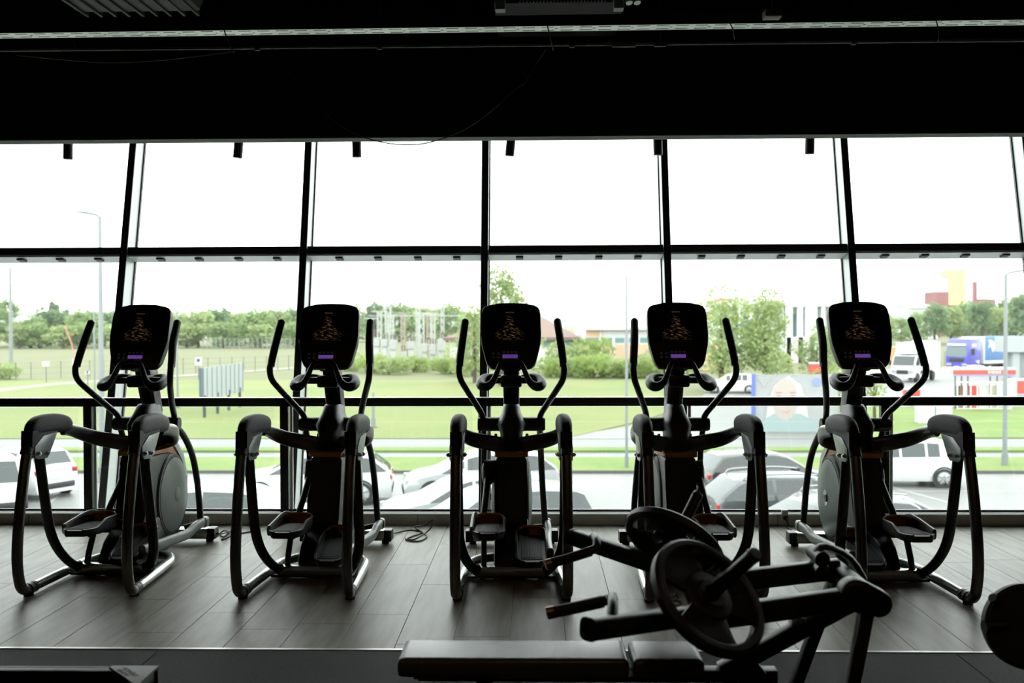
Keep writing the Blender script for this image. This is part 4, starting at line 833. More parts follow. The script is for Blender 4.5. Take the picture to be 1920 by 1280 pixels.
ME = {}
def elliptical_meshes(s):
    """s = -1: pedal on the left is up. returns list of (name, mesh, material, children)"""
    P = []
    def add(name, bm, m, kids=(), smooth=38): 
        me = mesh_of(name, bm, smooth); me.materials.append(m); e = [name, me, list(kids), Matrix()]; P.append(e); return e
    def sub(e, name, bm, m, smooth=38, M=Matrix(), label=None):
        if isinstance(bm, bpy.types.Mesh): me = bm
        else: me = mesh_of(name, bm, smooth); me.materials.append(m)
        e[2].append((name, me, M, label))
    for d in (-1, 1):
        # base tube with rear bend and joint rings
        q = B(); tube(q, [(d*.33, .15, .043), (d*.32, .40, .043), (d*.305, .66, .043), (d*.285, .86, .043), (d*.21, 1.0, .043), (d*.08, 1.04, .043)], .031, 16, 6)
        e = add('base_tube', q, M_SILVER)
        q = B()
        cyl(q, (d*.333, .09, .043), (d*.332, .125, .043), .037, 20); cyl(q, (d*.331, .14, .043), (d*.330, .165, .043), .036, 20)
        cyl(q, (d*.333, .10, .001), (d*.333, .10, .02), .03, 16)
        sub(e, 'joint_ring', q, M_BLACK)
        q = B(); tube(q, [(d*.333, .15, .043), (d*.336, .085, .043), (d*.339, .035, .062), (d*.339, .0, .12), (d*.339, -.022, .26), (d*.339, .0, .46), (d*.339, .06, .72), (d*.339, .125, .93), (d*.339, .175, 1.035), (d*.339, .25, 1.075)], .0325, 18, 6)
        e = add('rear_upright', q, M_STEEL)
        for i, ch in enumerate('MATRIX'):
            if 'L' + ch not in ME: ME['L' + ch] = text_mesh('lettering', ch, .042, M_LETTER, .0004)
            zz = .40 + i*.040
            yy = np.interp(zz, [.26, .46, .72], [-.022, 0, .06]) - .0329
            sl = math.atan2(np.interp(zz+.02, [.26, .46, .72], [-.022, 0, .06]) - np.interp(zz-.02, [.26, .46, .72], [-.022, 0, .06]), .04)
            sub(e, 'letter', ME['L' + ch], None, M=Matrix.Translation((d*.339, yy, zz)) @ Matrix.Rotation(R(90) - sl, 4, 'X') @ Matrix.Rotation(R(90), 4, 'Z'))
        # sleeve and hand pad
        q = B(); tube(q, [(d*.339, .10, .885), (d*.339, .13, .955), (d*.339, .172, 1.05)], [.0375, .036, .033], 20, 1); add('upright_sleeve', q, M_BLACK)
        q = B(); tube(q, [(d*.339, .150, 1.005), (d*.339, .185, 1.035), (d*.338, .27, 1.050), (d*.336, .46, 1.046), (d*.333, .60, 1.026), (d*.332, .665, 1.012)], [.032, .039, .042, .043, .041, .026], 24, 4, ry=[.046, .057, .064, .064, .056, .034], pw=2.9)
        prism(q, [(.112, 1.03), (.105, .93), (.13, .90), (.165, .925), (.25, .978), (.44, .992), (.44, 1.03)], 'x', d*.338-.0365, d*.338+.0365)
        add('hand_pad', q, M_RUBBER)
        # gusset with bolts
        q = B(); pts = [(.43, .99), (.25, .985), (.135, .93), (.135, .862), (.165, .845), (.29, .838), (.325, .862)]
        for xx in (d*.339-.041, d*.339+.035): prism(q, pts, 'x', xx, xx+.006, .0015)
        e = add('gusset', q, M_PLATE)
        for yy, zz in ((.168, .882), (.272, .872)):
            q = B(); tube(q, [(d*.339-.056, yy, zz), (d*.339+.056, yy, zz)], .013, 14, 1); cyl(q, (d*.339-.062, yy, zz), (d*.339+.062, yy, zz), .0085, 6); sub(e, 'bolt', q, M_CHROME)
        # inner strut
        q = B(); tube(q, [(d*.339, .262, .87), (d*.339, .30, .70), (d*.339, .365, .44), (d*.334, .415, .30), (d*.312, .475, .19), (d*.272, .535, .105), (d*.228, .575, .067)], .027, 16, 5, ry=.033, up=(1, 0, 0))
        e = add('inner_strut', q, M_DARK)
        q = B(); cyl(q, (d*.245, .565, .078), (d*.23, .575, .066), .039, 18); sub(e, 'strut_collar', q, M_BLACK)
        # arm curving in from the pad to the body
        q = B(); tube(q, [(d*.335, .58, .992), (d*.345, .72, .972), (d*.335, .84, .938), (d*.285, .955, .893), (d*.20, 1.03, .862), (d*.09, 1.06, .838), (d*.03, 1.07, .83)], [.020, .021, .023, .024, .024, .024, .024], 20, 5, ry=[.040, .043, .047, .051, .054, .056, .056], pw=2.6)
        add('side_arm', q, M_STEEL)
    # cross member
    q = B(); box(q, -.245, .245, .555, .62, .028, .09, .012); add('cross_member', q, M_SILVER)
    q = B(); box(q, -.29, .29, .56, .66, .012, .03, .006); cyl(q, (.19, .6, .0), (.19, .6, .02), .018, 12); cyl(q, (-.19, .6, .0), (-.19, .6, .02), .018, 12); add('base_plate', q, M_BLACK)
    # body housing, disc, collar
    prof = [(.60, .02), (.62, .13), (.70, .22), (.88, .32), (.93, .55), (.945, .765), (1.30, .765), (1.50, .70), (1.64, .58), (1.70, .42), (1.68, .25), (1.58, .12), (1.4, .04), (1.0, .02)]
    q = B(); prism(q, prof, 'x', -.107, .107, .03, seg=3); body = add('body_housing', q, M_BLACK)
    q = B(); prism(q, [(.585, .02), (.60, .12), (.68, .21), (.86, .31), (1.3, .31), (1.3, .02)], 'x', -.118, .118, .02); sub(body, 'column_foot', q, M_BLACK)
    for d in (-1, 1):
        Md = Matrix.Translation((d*.105, 1.385, .415)) @ Matrix.Rotation(d*R(90), 4, 'Y')
        q = B(); lathe(q, [(.31, -.01), (.31, .006), (.302, .016), (.285, .018), (.283, .012), (.0005, .012)], 64, Md); e = add('disc_cover', q, M_BLACK)
        q = B(); lathe(q, [(.281, .010), (.279, .02), (.22, .034), (.13, .042), (.062, .044), (.0005, .044)], 64, Md); sub(e, 'disc_face', q, M_DISC)
        if d == 1:
            q = B(); lathe(q, [(.055, .040), (.055, .0445), (.05, .047), (.0005, .047)], 40, Md); sub(e, 'disc_hub', q, M_DISC)
        else:
            q = B(); lathe(q, [(.058, .041), (.058, .0455), (.05, .0455), (.046, .0452), (.0005, .0452)], 40, Md); sub(e, 'disc_recess', q, M_GLOSS)
            q = B(); lathe(q, [(.026, .046), (.026, .052), (.0005, .052)], 24, Md @ Matrix.Translation((0, d*.018, 0))); sub(e, 'disc_hub', q, M_DISC)
            q = B()
            for k in range(3): box(q, -.004, .004, -.03+.022*k, -.022+.022*k, .04, .05, 0, Md @ Matrix.Translation((0.01, .012*d, 0)))
            sub(e, 'vent_slot', q, M_DISC)
        q = B(); prism(q, [(.95, .765), (.95, .80), (1.22, .845), (1.36, .80), (1.5, .70), (1.42, .715), (1.30, .748)], 'x', d*.111-.006, d*.111+.006, .004); sub(body, 'orange_side', q, M_ORANGE)
        q = B(); prism(q, [(1.20, .90), (1.42, .84), (1.60, .70), (1.69, .50), (1.66, .48), (1.56, .66), (1.42, .775), (1.22, .84)], 'x', d*.113-.012, d*.113+.012, .008); sub(body, 'side_shroud', q, M_LGREY)
    q = B(); prism(q, [(.93, .765), (.93, .795), (.955, .803), (1.35, .803), (1.35, .765)], 'x', -.114, .114, .012); add('orange_collar', q, M_ORANGE)
    # head shroud lofted upwards
    q = B(); secs = [(.80, .082, .965, 1.36), (.86, .078, .955, 1.36), (.92, .082, .965, 1.36), (.975, .105, .99, 1.36), (1.02, .082, 1.01, 1.36), (1.06, .066, 1.045, 1.36), (1.10, .060, 1.09, 1.36), (1.115, .052, 1.11, 1.35)]
    rings = []
    for z, hw, y0, y1 in secs:
        ring = []
        for k in range(24):
            a = 2*math.pi*k/24; ca, sa = math.cos(a), math.sin(a)
            ca = math.copysign(abs(ca)**.6, ca); sa = math.copysign(abs(sa)**.6, sa)
            ring.append(q.verts.new((hw*ca, (y0+y1)/2 + (y1-y0)/2*sa, z)))
        rings.append(ring)
    for a, b in zip(rings, rings[1:]):
        for k in range(24): q.faces.new((a[k], a[(k+1) % 24], b[(k+1) % 24], b[k]))
    q.faces.new(rings[0][::-1]); q.faces.new(rings[-1]); add('head_shroud', q, M_BLACK, smooth=50)
    # mast
    q = B(); prism(q, [(1.24, 1.04), (1.085, 1.40), (1.10, 1.50), (1.18, 1.50), (1.235, 1.38), (1.36, 1.04)], 'x', -.058, .058, .012); e = add('mast', q, M_STEEL)
    q = B(); prism(q, [(1.215, 1.10), (1.115, 1.34), (1.11, 1.34), (1.21, 1.10)], 'x', -.03, .03); sub(e, 'mast_inlay', q, M_DARK)
    # pivots
    for d in (-1, 1):
        q = B(); tube(q, [(d*.06, 1.18, .97), (d*.10, 1.18, .97), (d*.225, 1.18, .97), (d*.242, 1.18, .97)], [.056, .05, .05, .044], 28, 1); add('pivot', q, M_BLACK)
        up = (d == s); f = 0.0 if up else -.12
        # moving handle: grip, bar, lower arm
        def hy(y): return y + f*max(0, (1.15 - y)/.33)
        lo = [(d*.205, 1.18, .955), (d*.208, 1.165, 1.03), (d*.245, hy(1.06), 1.115), (d*.308, hy(.91), 1.235), (d*.346, hy(.83), 1.315), (d*.356, hy(.82), 1.39), (d*.350, hy(.85), 1.44)]
        g = 1.18 - .36 + f   # y of the lower end of the grip
        q = B(); tube(q, lo, .0215, 14, 6); e = add('moving_handle', q, M_DARK)
        y0 = hy(.835); y1 = y0 + (.17 if up else .215)
        q = B(); tube(q, [(d*.353, y0, 1.405), (d*.350, y0+.02, 1.45), (d*.338, y0+.075, 1.56), (d*.323, y1-.02, 1.69), (d*.321, y1-.005, 1.712), (d*.3205, y1, 1.718)], [.0255, .026, .0265, .026, .0235, .012], 16, 4); sub(e, 'grip', q, M_RUBBER)
        q = B(); cyl(q, (d*.3212, y1-.008, 1.712), (d*.3204, y1+.001, 1.720), .013, 16); sub(e, 'grip_end', q, M_GLOSS)
        if up:
            q = B(); tube(q, [(d*.20, 1.19, .94), (d*.20, 1.27, .80), (d*.205, 1.33, .60), (d*.21, 1.345, .40), (d*.215, 1.34, .22)], .021, 14, 5)
        else:
            q = B(); tube(q, [(d*.205, 1.20, .95), (d*.212, 1.35, .86), (d*.222, 1.50, .70), (d*.232, 1.575, .50), (d*.245, 1.59, .30), (d*.255, 1.585, .165)], .024, 14, 5)
        add('swing_arm', q, M_DARK)
    # up side: link from the crank knee to the pedal, lower strut
    q = B(); tube(q, [(s*.112, 1.22, .665), (s*.20, 1.22, .665)], .043, 20, 1); tube(q, [(s*.168, 1.24, .70), (s*.168, 1.23, .66), (s*.17, 1.19, .575), (s*.172, 1.17, .545)], [.02, .046, .042, .03], 18, 3, ry=[.02, .046, .042, .03]); add('crank_joint', q, M_BLACK)
    q = B(); tube(q, [(s*.172, 1.19, .60), (s*.18, 1.09, .50), (s*.19, .98, .40), (s*.195, .93, .33)], .023, 14, 4); add('pedal_link', q, M_DARK)
    q = B(); tube(q, [(s*.185, .72, .305), (s*.185, .62, .15), (s*.185, .585, .06)], .019, 14, 1, ry=.027); cyl(q, (s*.155, .585, .06), (s*.215, .585, .06), .03, 16); add('lower_strut', q, M_DARK)
    # pedals and pedal arms
    for d in (-1, 1):
        up = (d == s)
        if up: Mp = Matrix.Translation((d*.150, .565, .342)) @ Matrix.Rotation(R(-3), 4, 'X')
        else: Mp = Matrix.Translation((d*.132, .60, .203)) @ Matrix.Rotation(R(10), 4, 'X')
        # tray: rear edge low, side walls rising forward
        q = B(); hw, L = .103, .46; n = 13; rows = []
        for k in range(n):
            t = k/(n-1); y = -L/2 + L*t
            w = hw*(1 - .42*max(0, (.24-t)/.24)**2.2 - .25*max(0, (t-.85)/.15)**2)
            wall = .010 + .042*min(1, max(0, (t-.22)/.3))**1.2
            rows.append([(-w*.93, y, -.035), (-w-.004, y, -.01), (-w-.006, y, wall), (-w+.008, y, wall+.002), (-w+.014, y, .004), (w-.014, y, .004), (w-.008, y, wall+.002), (w+.006, y, wall), (w+.004, y, -.01), (w*.93, y, -.035)])
        rr = [[q.verts.new(p) for p in r_] for r_ in rows]
        for a, b in zip(rr, rr[1:]):
            for k in range(10): q.faces.new((a[k], a[(k+1) % 10], b[(k+1) % 10], b[k]))
        q.faces.new(rr[0][::-1]); q.faces.new(rr[-1]); bmesh.ops.transform(q, matrix=Mp, verts=q.verts[:]); e = add('pedal', q, M_BLACK, smooth=45)
        q = B()
        arc = []
        for k in range(15):
            a = math.pi*k/14; arc.append((math.copysign(abs(math.cos(a))**.75, math.cos(a))*.098, .235 - .05*abs(math.cos(a))**3, .026 + .036*math.sin(a)**.6))
        tube(q, arc, .007, 8, 1, ry=.012); vs0 = [q.verts.new((x, y+.003, z)) for x, y, z in arc]; vs1 = [q.verts.new((x*.98, y+.003, .0)) for x, y, z in arc]
        for k in range(14): q.faces.new((vs0[k], vs0[k+1], vs1[k+1], vs1[k]))
        bmesh.ops.transform(q, matrix=Mp, verts=q.verts[:]); sub(e, 'toe_guard', q, M_ORANGE)
        q = B(); box(q, -.07, .07, -.19, .17, .003, .008, .002, Mp)
        for k in range(8): box(q, -.06+k*.0165, -.053+k*.0165, -.17, .15, .008, .0105, 0, Mp)
        sub(e, 'foot_mat', q, M_RUBBER)
        if up:
            q = B(); box(q, d*.15-.045, d*.15+.045, .62, .80, .275, .325, .012); cyl(q, (d*.09, .74, .285), (d*.21, .74, .285), .024, 16); prism(q, [(.55, .32), (.62, .32), (.60, .27), (.575, .265)], 'x', d*.15-.02, d*.15+.02); sub(e, 'pedal_bracket', q, M_BLACK)
            q = B(); tube(q, [(d*.258, .42, .352), (d*.258, .58, .365), (d*.258, .74, .375), (d*.25, .86, .365), (d*.235, 1.05, .29), (d*.23, 1.34, .225)], .014, 14, 4, ry=.034, pw=3); add('pedal_arm', q, M_GREY)
        else:
            q = B(); box(q, d*.13-.04, d*.13+.04, .52, .80, .10, .175, .012); sub(e, 'pedal_bracket', q, M_BLACK)
            q = B(); tube(q, [(d*.250, .44, .205), (d*.252, .70, .185), (d*.258, 1.0, .16), (d*.268, 1.25, .145), (d*.272, 1.40, .165), (d*.272, 1.56, .165), (d*.272, 1.6, .16)], .024, 16, 5, ry=.036, pw=3); e2 = add('pedal_arm', q, M_GREY)
            q = B(); tube(q, [(d*.272, 1.585, .162), (d*.272, 1.60, .162), (d*.272, 1.65, .158), (d*.272, 1.66, .157)], [.03, .031, .03, .022], 18, 1, ry=[.041, .042, .041, .03], pw=3); sub(e2, 'end_cap', q, M_GREY)
            q = B(); box(q, d*.245-.018, d*.245+.018, .43, .56, .15, .19, .006); sub(e2, 'arm_foot', q, M_BLACK)
    # front stabiliser
    q = B(); box(q, -.30, .30, 1.60, 1.72, .03, .105, .008); e = add('front_stabiliser', q, M_SILVER)
    q = B(); q.free()
    for x in (-.355, .29):
        q = B(); prism(q, [(1.595, .025), (1.61, .11), (1.71, .11), (1.725, .025)], 'x', x, x+.065, .008); sub(e, 'stabiliser_cap', q, M_BLACK)
    for x in (-.3, .3):
        q = B(); cyl(q, (x, 1.66, 0), (x, 1.66, .04), .028, 16); sub(e, 'levelling_foot', q, M_RUBBER)
    q = B(); tube(q, [(.12, 1.62, .12), (.2, 1.62, .14), (.27, 1.64, .13)], .02, 10, 3); sub(e, 'motor_cable', q, M_BLACK)
    # fixed handlebar and tray
    q = B(); pts = []
    half = [(.02, .915, 1.432), (.055, .905, 1.428), (.080, .892, 1.402), (.102, .875, 1.345), (.128, .862, 1.292), (.165, .862, 1.262), (.20, .885, 1.262), (.212, .95, 1.282), (.19, 1.04, 1.312), (.13, 1.12, 1.318), (.05, 1.15, 1.30)]
    rad = [.016, .016, .017, .019, .024, .031, .034, .033, .026, .02, .018]
    path = [(-x, y, z) for x, y, z in half[::-1]] + half
    tube(q, path, rad[::-1] + rad, 16, 4); e = add('fixed_handlebar', q, M_BLACK)
    q = B(); box(q, -.19, .19, 1.05, 1.17, 1.268, 1.315, .012); box(q, -.075, .075, 1.0, 1.2, 1.245, 1.33, .015); sub(e, 'accessory_tray', q, M_BLACK)
    q = B()
    for x in (-.045, .045): box(q, x-.018, x+.018, .895, .92, 1.440, 1.448, .003)
    sub(e, 'orange_mark', q, M_ORANGE)
    # console
    half = [(0, .242), (.10, .238), (.165, .226), (.19, .214), (.205, .19), (.209, .15), (.211, 0), (.210, -.045), (.204, -.075), (.176, -.192), (.165, -.218), (.145, -.236), (.12, -.242)]
    outl = half + [(-x, y) for x, y in half[:0:-1]]
    q = B(); prism(q, outl, 'z', -.055, .0, .008, CONS); e = add('console', q, M_BLACK)
    q = B(); prism(q, [(x*.8, y*.8) for x, y in outl], 'z', -.095, -.05, .02, CONS); box(q, -.07, .07, -.24, -.08, -.11, -.05, .02, CONS); sub(e, 'console_back', q, M_BLACK)
    q = B(); prism(q, [(.197, .03), (.197, .17), (.185, .197), (.15, .208), (.07, .218), (-.07, .218), (-.15, .208), (-.185, .197), (-.197, .17), (-.197, -.05), (.197, -.05)], 'z', -.002, .0015, 0, CONS); sub(e, 'screen_glass', q, M_SCREEN, 0)
    q = B(); box(q, -.15, .15, -.1, .1, -.0005, .0005); sub(e, 'screen', q, M_PIC, 0, M=CONS @ Matrix.Translation((0, .055, .0022)))
    if 'scr' not in ME: ME['scr'] = text_mesh('screen_title', 'MATRIX', .0125, M_SCRTX, .0002, 1.35)
    sub(e, 'screen_title', ME['scr'], None, M=CONS @ Matrix.Translation((-.008, .168, .0032)))
    q = B(); prism(q, [(.2, -.052), (.2, -.075), (.172, -.19), (.14, -.228), (-.14, -.228), (-.172, -.19), (-.2, -.075), (-.2, -.052)], 'z', -.002, .004, .0015, CONS); sub(e, 'keypad_panel', q, M_BLACK)
    q = B(); box(q, -.06, .045, -.173, -.147, .003, .0055, 0, CONS); sub(e, 'led_display', q, M_LED, 0)
    q = B(); box(q, -.058, .058, .219, .229, -.001, .003, .001, CONS); sub(e, 'speaker_slot', q, M_GLOSS)
    for u, v in ((-.125, -.14), (-.09, -.14), (-.125, -.168), (-.09, -.168)):
        q = B(); cyl(q, (u, v, .003), (u, v, .0065), .009, 16); bmesh.ops.transform(q, matrix=CONS, verts=q.verts[:]); sub(e, 'button', q, M_KEY)
    for u in (-.05, -.022, .006, .034):
        q = B(); box(q, u-.009, u+.009, -.137, -.122, .003, .0065, .001, CONS); sub(e, 'button', q, M_KEY)
    return P
ELL = {}
def elliptical(s, x, y, rz, label, led=False):
    if s not in ELL: ELL[s] = elliptical_meshes(s)
    t = thing('elliptical_trainer', label, 'elliptical trainer', (x, y, 0), rz, 'elliptical trainers facing the window')
    for name, me, kids, M in ELL[s]:
        o = obj(name, me, None, t)
        for n2, me2, M2, lb in kids:
            c = obj(n2, me2, None, o); c.matrix_local = M2
        if led and name == 'console':
            c = obj('led_letters', text_mesh('led_letters', 'MATRIX', .022, M_LEDTX, .0002, 1.05), None, o); c.matrix_local = CONS @ Matrix.Translation((-.0075, -.16, .0058))
    return t
SPOT = [(-1, -2.842, 6.03, 0.2, 'leftmost elliptical trainer of the window row, next to the tall street lamp outside'),
        (-1, -1.480, 5.98, -.6, 'second elliptical trainer from the left, cable coil lying beside its front foot'),
        (-1, -.148, 5.97, 1.3, 'middle elliptical trainer of the row, letters on its violet display'),
        (1, 1.022, 5.95, 1.2, 'elliptical trainer partly hidden behind the weight plates, fourth from the left'),
        (1, 2.258, 5.91, -.1, 'rightmost elliptical trainer, its cable plugged into the cream kerb socket')]
for i, (s, x, y, rz, lb) in enumerate(SPOT): elliptical(s, x, y, R(rz), lb, i == 2)
# power cables on the floor
def cable(pts, label, r=.0055):
    q = B(); tube(q, pts, r, 8, 6); return tag(obj('power_cable', q, M_RUBBER), label, 'cable')
fl = lambda px, py, z=.006: (lambda Y: (at(px, py, Y).x, Y, z))(( CAM.z - z) * F / (py - 607))
cable([fl(727, 1003, .05), fl(745, 1000), fl(770, 995), fl(792, 999), fl(770, 1008), fl(762, 1014), fl(785, 1016), fl(800, 1008), fl(790, 998), fl(778, 990, .03), (at(796, 980, 8.0).x, 8.0, .07), (at(812, 971, 8.05).x, 8.05, .10), (at(810, 985, 7.98).x, 7.98, .06), fl(796, 1002), fl(775, 1013), fl(760, 1012)], 'black power cable coiled loosely on the floor beside the second trainer')
cable([fl(405, 1003, .06), (at(418, 992, 7.7).x, 7.7, .06), fl(436, 996), fl(420, 1008), fl(412, 1003), (at(420, 985, 7.8).x, 7.8, .06), fl(428, 1000), fl(416, 1014), fl(440, 1004), fl(470, 998), fl(474, 990)], 'black power cable in a small tangle beside the leftmost trainer')
p = at(1471, 966, FE)
cable([(p.x, FE-.055, .07), (p.x, FE-.09, .06), (p.x+.005, FE-.11, .02), fl(1478, 990), fl(1490, 997), fl(1503, 1000, .03)], 'short black power cable from the kerb socket to the rightmost trainer', .006)
# ------------------------------------------------------------------ plate loaded bench press in the foreground
M_FRAME = mat('frame_black', (.014, .014, .015), .38, noise=.2, nscale=60, bump=.08, bscale=250)
M_PAD = mat('bench_vinyl', (.075, .076, .08), .30, noise=.15, nscale=12, bump=.1, bscale=180)
M_COPPER = mat('bronze_cap', (.4, .22, .13), .3, metal=.8)
MID = 3.87
bp_ = thing('bench_press_machine', 'black plate loaded bench press machine with flat padded bench in the foreground', 'bench press', (0, MID, 0))
def bar(q, a, b, w, h, bev=.006, up=(0, 0, 1)):
    tube(q, [a, b], w/2*1.19, 4 if False else 16, 1, ry=h/2*1.0, up=up, pw=7)
# bench pads (local y = 0 is the machine's middle plane)
def pad(x0, x1, name):
    q = B(); box(q, x0, x1, -.125, .125, .345, .42); bmesh.ops.bevel(q, geom=q.edges[:], offset=.028, segments=4, affect='EDGES', profile=.6); return obj(name, q, M_PAD, bp_, 60)
xa = at(744, 1230, MID-.12).x; xb = at(1181, 1230, MID-.12).x; xc = at(1187, 1230, MID-.12).x; xd = at(1322, 1230, MID-.12).x
pad(xa, xb, 'back_pad'); pad(xc, xd, 'seat_pad')
q = B(); bar(q, (xa+.07, 0, .325), (.93, 0, .325), .06, .05); obj('bench_beam', q, M_FRAME, bp_)
q = B(); box(q, xa+.06, xd-.02, -.10, .10, .332, .347, .003); obj('pad_board', q, M_FRAME, bp_)
q = B(); bar(q, (xa+.34, 0, .31), (xa+.16, 0, .03), .06, .06); obj('front_leg', q, M_FRAME, bp_)
q = B(); box(q, xa+.10, xa+.22, -.28, .28, 0, .05, .008); obj('front_foot', q, M_FRAME, bp_)
# spine and legs
q = B(); bar(q, (.72, 0, .335), (1.30, 0, .655), .06, .065); e = obj('spine_beam', q, M_FRAME, bp_)
q = B(); cyl(q, (1.02, 0, .54), (1.005, 0, .575), .012, 6); box(q, .985, 1.05, -.03, .03, .52, .548, .004); obj('adjuster_bolt', q, M_CHROME, e)
q = B(); bar(q, (.80, -.02, .37), (1.05, -.02, .06), .075, .10); obj('brace', q, M_FRAME, bp_)
q = B(); bar(q, (.74, .03, .34), (.86, .03, .03), .05, .05); obj('brace', q, M_FRAME, bp_)
for s in (-1, 1):
    q = B(); bar(q, (1.215, s*.20, .64), (1.045, s*.34, .03), .042, .05, up=(1, 0, 0)); obj('rear_leg', q, M_FRAME, bp_)
    q = B(); box(q, .92, 1.26, s*.34-.035, s*.34+.035, 0, .045, .008); obj('foot', q, M_FRAME, bp_)
q = B(); box(q, 1.0, 1.07, -.34, .34, .004, .05, .006); obj('base_bar', q, M_FRAME, bp_)
q = B(); cyl(q, (1.235, -.25, .675), (1.235, .25, .675), .04, 24); obj('pivot_shaft', q, M_FRAME, bp_)
# lever arms, grips, pegs
nn = Vector((.474, .553, .676))
for s in (-1, 1):
    v = lambda x, o, z: (x, s*o, z)
    q = B(); tube(q, [v(1.235, .20, .69), v(.80, .218, .632), v(.66, .228, .615)], .034, 16, 1, ry=.04, pw=6); arm = obj('lever_arm', q, M_FRAME, bp_)
    q = B(); tube(q, [v(.68, .222, .617), v(.60, .29, .64), v(.46, .42, .667), v(.17, .69, .711)], .034, 18, 1, ry=.036, pw=3.4); obj('press_tube', q, M_FRAME, arm)
    q = B(); tube(q, [v(.172, .688, .711), v(.165, .695, .712)], .036, 18, 1, ry=.038, pw=3.4); obj('tube_cap', q, M_BLACK, arm)
    if s < 0:
        q = B(); prism(q, [(1.165 + .06*math.cos(R(a)), .698 + .06*math.sin(R(a))) for a in range(60, 271, 15)] + [(1.245 + .05*math.cos(R(a)), .668 + .05*math.sin(R(a))) for a in range(270, 421, 15)], 'y', -.255, -.165, .02, seg=3)
    else:
        q = B(); ring_ = [(1.13, .76), (1.17, .785), (1.27, .74), (1.335, .63), (1.30, .60), (1.23, .635), (1.165, .67)]
        tube(q, [(x, .18, z) for x, z in ring_ + ring_[:1]], .014, 12, 3, ry=.03, up=(0, 1, 0)); cyl(q, (1.145, .12, .745), (1.145, .26, .745), .03, 20); cyl(q, (1.15, .12, .69), (1.15, .24, .69), .034, 20); box(q, 1.19, 1.30, .13, .23, .58, .65, .012)
    obj('pivot_housing', q, M_FRAME, arm)
    # grip: post from the tube, bend, rubber grip, bronze cap
    q = B(); tube(q, [v(.25, .615, .715), v(.257, .54, .745), v(.262, .45, .748), v(.258, .40, .728), v(.225, .385, .715), v(.20, .383, .708)], .0185, 14, 5); obj('grip_post', q, M_FRAME, arm)
    q = B(); tube(q, [v(.235, .386, .716), v(.15, .372, .692), v(.065, .358, .671)], .0215, 16, 2); g = obj('hand_grip', q, M_RUBBER, arm)
    q = B(); cyl(q, v(.066, .358, .671), v(.04, .354, .664), .0225, 20); obj('grip_cap', q, M_COPPER, g)
    n_ = Vector((nn.x, s*nn.y, nn.z)); hub = Vector((.594, s*.427, .744))
    q = B(); tube(q, [hub - n_*.16, hub + n_*.27], .0245, 20, 1); peg = obj('plate_peg', q, M_FRAME, arm)
    q = B(); tube(q, [hub + n_*.262, hub + n_*.278], [.027, .022], 20, 1); obj('peg_cap', q, M_BLACK, peg)
    q = B(); tube(q, [hub - n_*.045, hub - n_*.025], .06, 24, 1); obj('peg_flange', q, M_CHROME if False else M_FRAME, peg)
PLATE_ROLL = (20, 10)
# weight plates: three spokes, thick rim, raised number
M_IRON = mat('plate_rubber', (.02, .022, .021), .42, noise=.25, nscale=40, bump=.12, bscale=220)
def plate_meshes():
    out = {}
    q = B(); lathe(q, [(.188, -.018), (.196, -.024), (.214, -.024), (.225, -.014), (.225, .014), (.214, .024), (.196, .024), (.188, .018)], 72, closed=True); out['rim'] = mesh_of('rim', q)
    q = B(); lathe(q, [(.027, -.024), (.03, -.027), (.052, -.027), (.056, -.02), (.09, -.015), (.095, -.01), (.095, .01), (.09, .015), (.056, .02), (.052, .027), (.03, .027), (.027, .024)], 48, closed=True); out['hub'] = mesh_of('hub', q)
    for k in range(3):
        q = B(); a0 = R(90 + 120*k); w0, w1 = R(50), R(36)
        pts = [(.085*math.cos(a0 - w0 + 2*w0*i/8), .085*math.sin(a0 - w0 + 2*w0*i/8)) for i in range(9)] + [(.194*math.cos(a0 + w1 - 2*w1*i/10), .194*math.sin(a0 + w1 - 2*w1*i/10)) for i in range(11)]
        prism(q, pts, 'z', -.009, .009, .004); out['web%d' % k] = mesh_of('web', q, 30)
    for me in out.values(): me.materials.append(M_IRON)
    out['num'] = text_mesh('number', '20', .058, mat('plate_number', (.045, .048, .047), .4), .0025)
    return out
PM = plate_meshes()
def plate(pos, n, roll, label):
    t = thing('weight_plate', label, 'weight plate', pos, 0, 'weight plates on the bench press')
    t.rotation_euler = (n.to_track_quat('Z', 'Y').to_matrix().to_4x4() @ Matrix.Rotation(R(roll), 4, 'Z')).to_euler()
    for k in ('rim', 'hub', 'web0', 'web1', 'web2'): obj(k.rstrip('012'), PM[k], None, t)
    for sgn in (1, -1):
        o = obj('number', PM['num'], None, t); o.matrix_local = (Matrix.Rotation(R(-120), 4, 'Z') if sgn > 0 else Matrix.Rotation(R(180), 4, 'X') @ Matrix.Rotation(R(120), 4, 'Z')) @ Matrix.Translation((0, .142, .0105))
    return t
plate((.594, MID-.427, .744), Vector((nn.x, -nn.y, nn.z)), PLATE_ROLL[0], 'spoked black weight plate on the near peg of the bench press, number facing us')
plate((.594, MID+.427, .744), Vector((nn.x, nn.y, nn.z)), PLATE_ROLL[1], 'spoked black weight plate on the far peg of the bench press, tilted away')
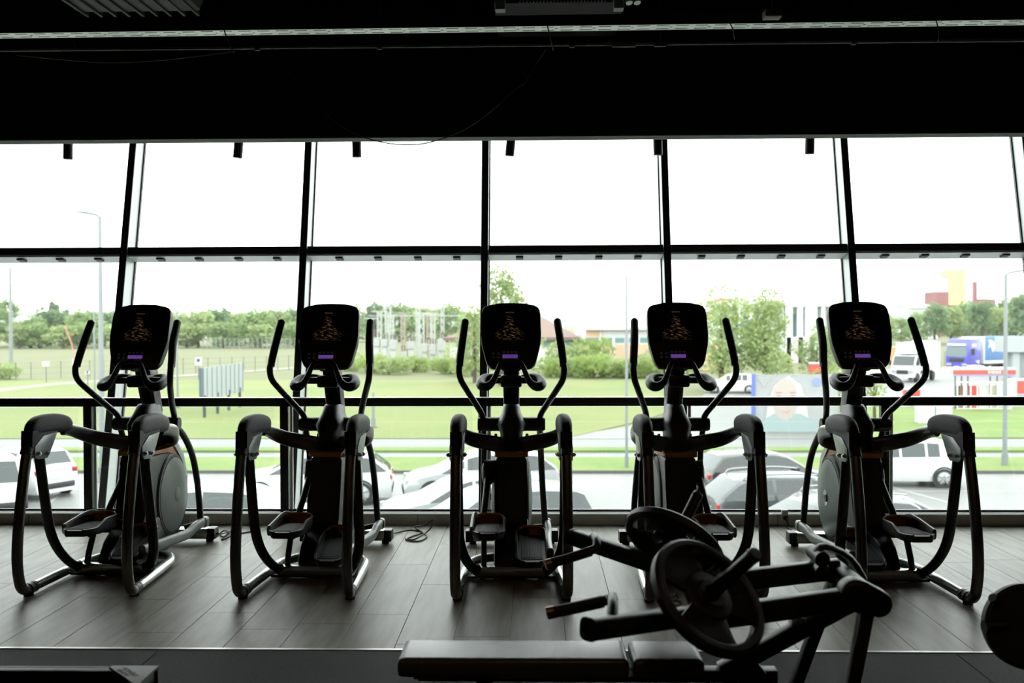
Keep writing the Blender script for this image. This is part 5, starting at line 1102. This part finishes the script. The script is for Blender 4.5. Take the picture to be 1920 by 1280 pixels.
# another machine at the edge: round plate on a peg
pc = at(1925, 1174, 3.9)
q = B()
st = thing('storage_post', 'black steel plate storage post at the right edge of the photo', 'post', (pc.x+.35, 3.95, 0))
q = B(); bar(q, (0, 0, .0), (0, 0, 1.0), .07, .07, up=(0, 1, 0)); obj('post_tube', q, M_FRAME, st)
q = B(); box(q, -.2, .2, -.2, .2, 0, .02, .004); obj('post_base', q, M_FRAME, st)
q = B(); cyl(q, (0, 0, pc.z), (-.52, -.06, pc.z), .024, 20); obj('post_peg', q, M_FRAME, st)
dsc = thing('round_disc', 'solid black round weight disc with a small knob at the right edge', 'weight disc', (pc.x, 3.9, pc.z))
nv = Vector((-.10, -.97, .2)).normalized(); Md = nv.to_track_quat('Z', 'Y').to_matrix().to_4x4()
q = B(); lathe(q, [(.0005, -.03), (.15, -.03), (.163, -.02), (.163, .02), (.15, .03), (.03, .03), (.0005, .03)], 56, Md); obj('disc_body', q, M_RUBBER, dsc)
kp = at(1862, 1121, 3.9) - pc
q = B(); cyl(q, (kp.x+.02, .0, kp.z-.02), (kp.x-.012, -.02, kp.z+.008), .017, 16); obj('knob', q, M_RUBBER, dsc)
# corner of a second machine frame at the lower edge with a lettered gusset
zf = .38
fr = thing('machine_frame', 'black machine frame corner with a grey lettered gusset at the lower left', 'machine frame', (0, 0, 0))
c = at(297, 1250, 3.75); Yf = 3.75; zf = c.z
q = B(); box(q, c.x-1.6, c.x, Yf-.05, Yf, zf-.10, zf, .004); obj('rear_beam', q, M_FRAME, fr)
q = B(); box(q, c.x-1.6, c.x-.19, Yf-.012, Yf-.001, zf, zf+.0015); obj('beam_lit_edge', q, mat('lit_edge_grey', (.30, .34, .31), .5), fr, smooth=0)  # light along the beam's top, painted as a pale strip
q = B(); box(q, c.x-.05, c.x, Yf-1.3, Yf, zf-.12, zf-.001, .004); obj('side_beam', q, M_FRAME, fr)
q = B(); prism(q, [(c.x-.185, Yf-.012), (c.x-.175, Yf+.001), (c.x+.001, Yf+.001), (c.x+.001, Yf-.21)], 'z', zf, zf+.005, .001); gp = obj('corner_gusset', q, mat('gusset_grey', (.17, .19, .18), .55), fr)
for xx, yy in ((c.x-1.55, Yf-.025), (c.x-.025, Yf-.025), (c.x-.025, Yf-1.25)):
    q = B(); box(q, xx-.025, xx+.025, yy-.025, yy+.025, 0, zf-.09, .003); obj('leg', q, M_FRAME, fr)
M_INK = mat('gusset_ink', (.012, .012, .012), .6)
for i, s_ in enumerate(('HAMMER', 'STRENGTH')):
    o = obj('lettering', text_mesh('lettering', s_, .026, M_INK, .0003, .9), None, gp)
    dd = Vector((1, -1.03, 0)).normalized(); off = Vector((dd.y, -dd.x, 0)) * -1
    ctr = Vector((c.x-.092, Yf-.108, zf+.0056)) + off*(.013 + .024*i) + dd*(-.030 + .012*i)
    o.matrix_local = Matrix.Translation(ctr) @ Matrix.Rotation(math.atan2(-dd.y, -dd.x), 4, 'Z')
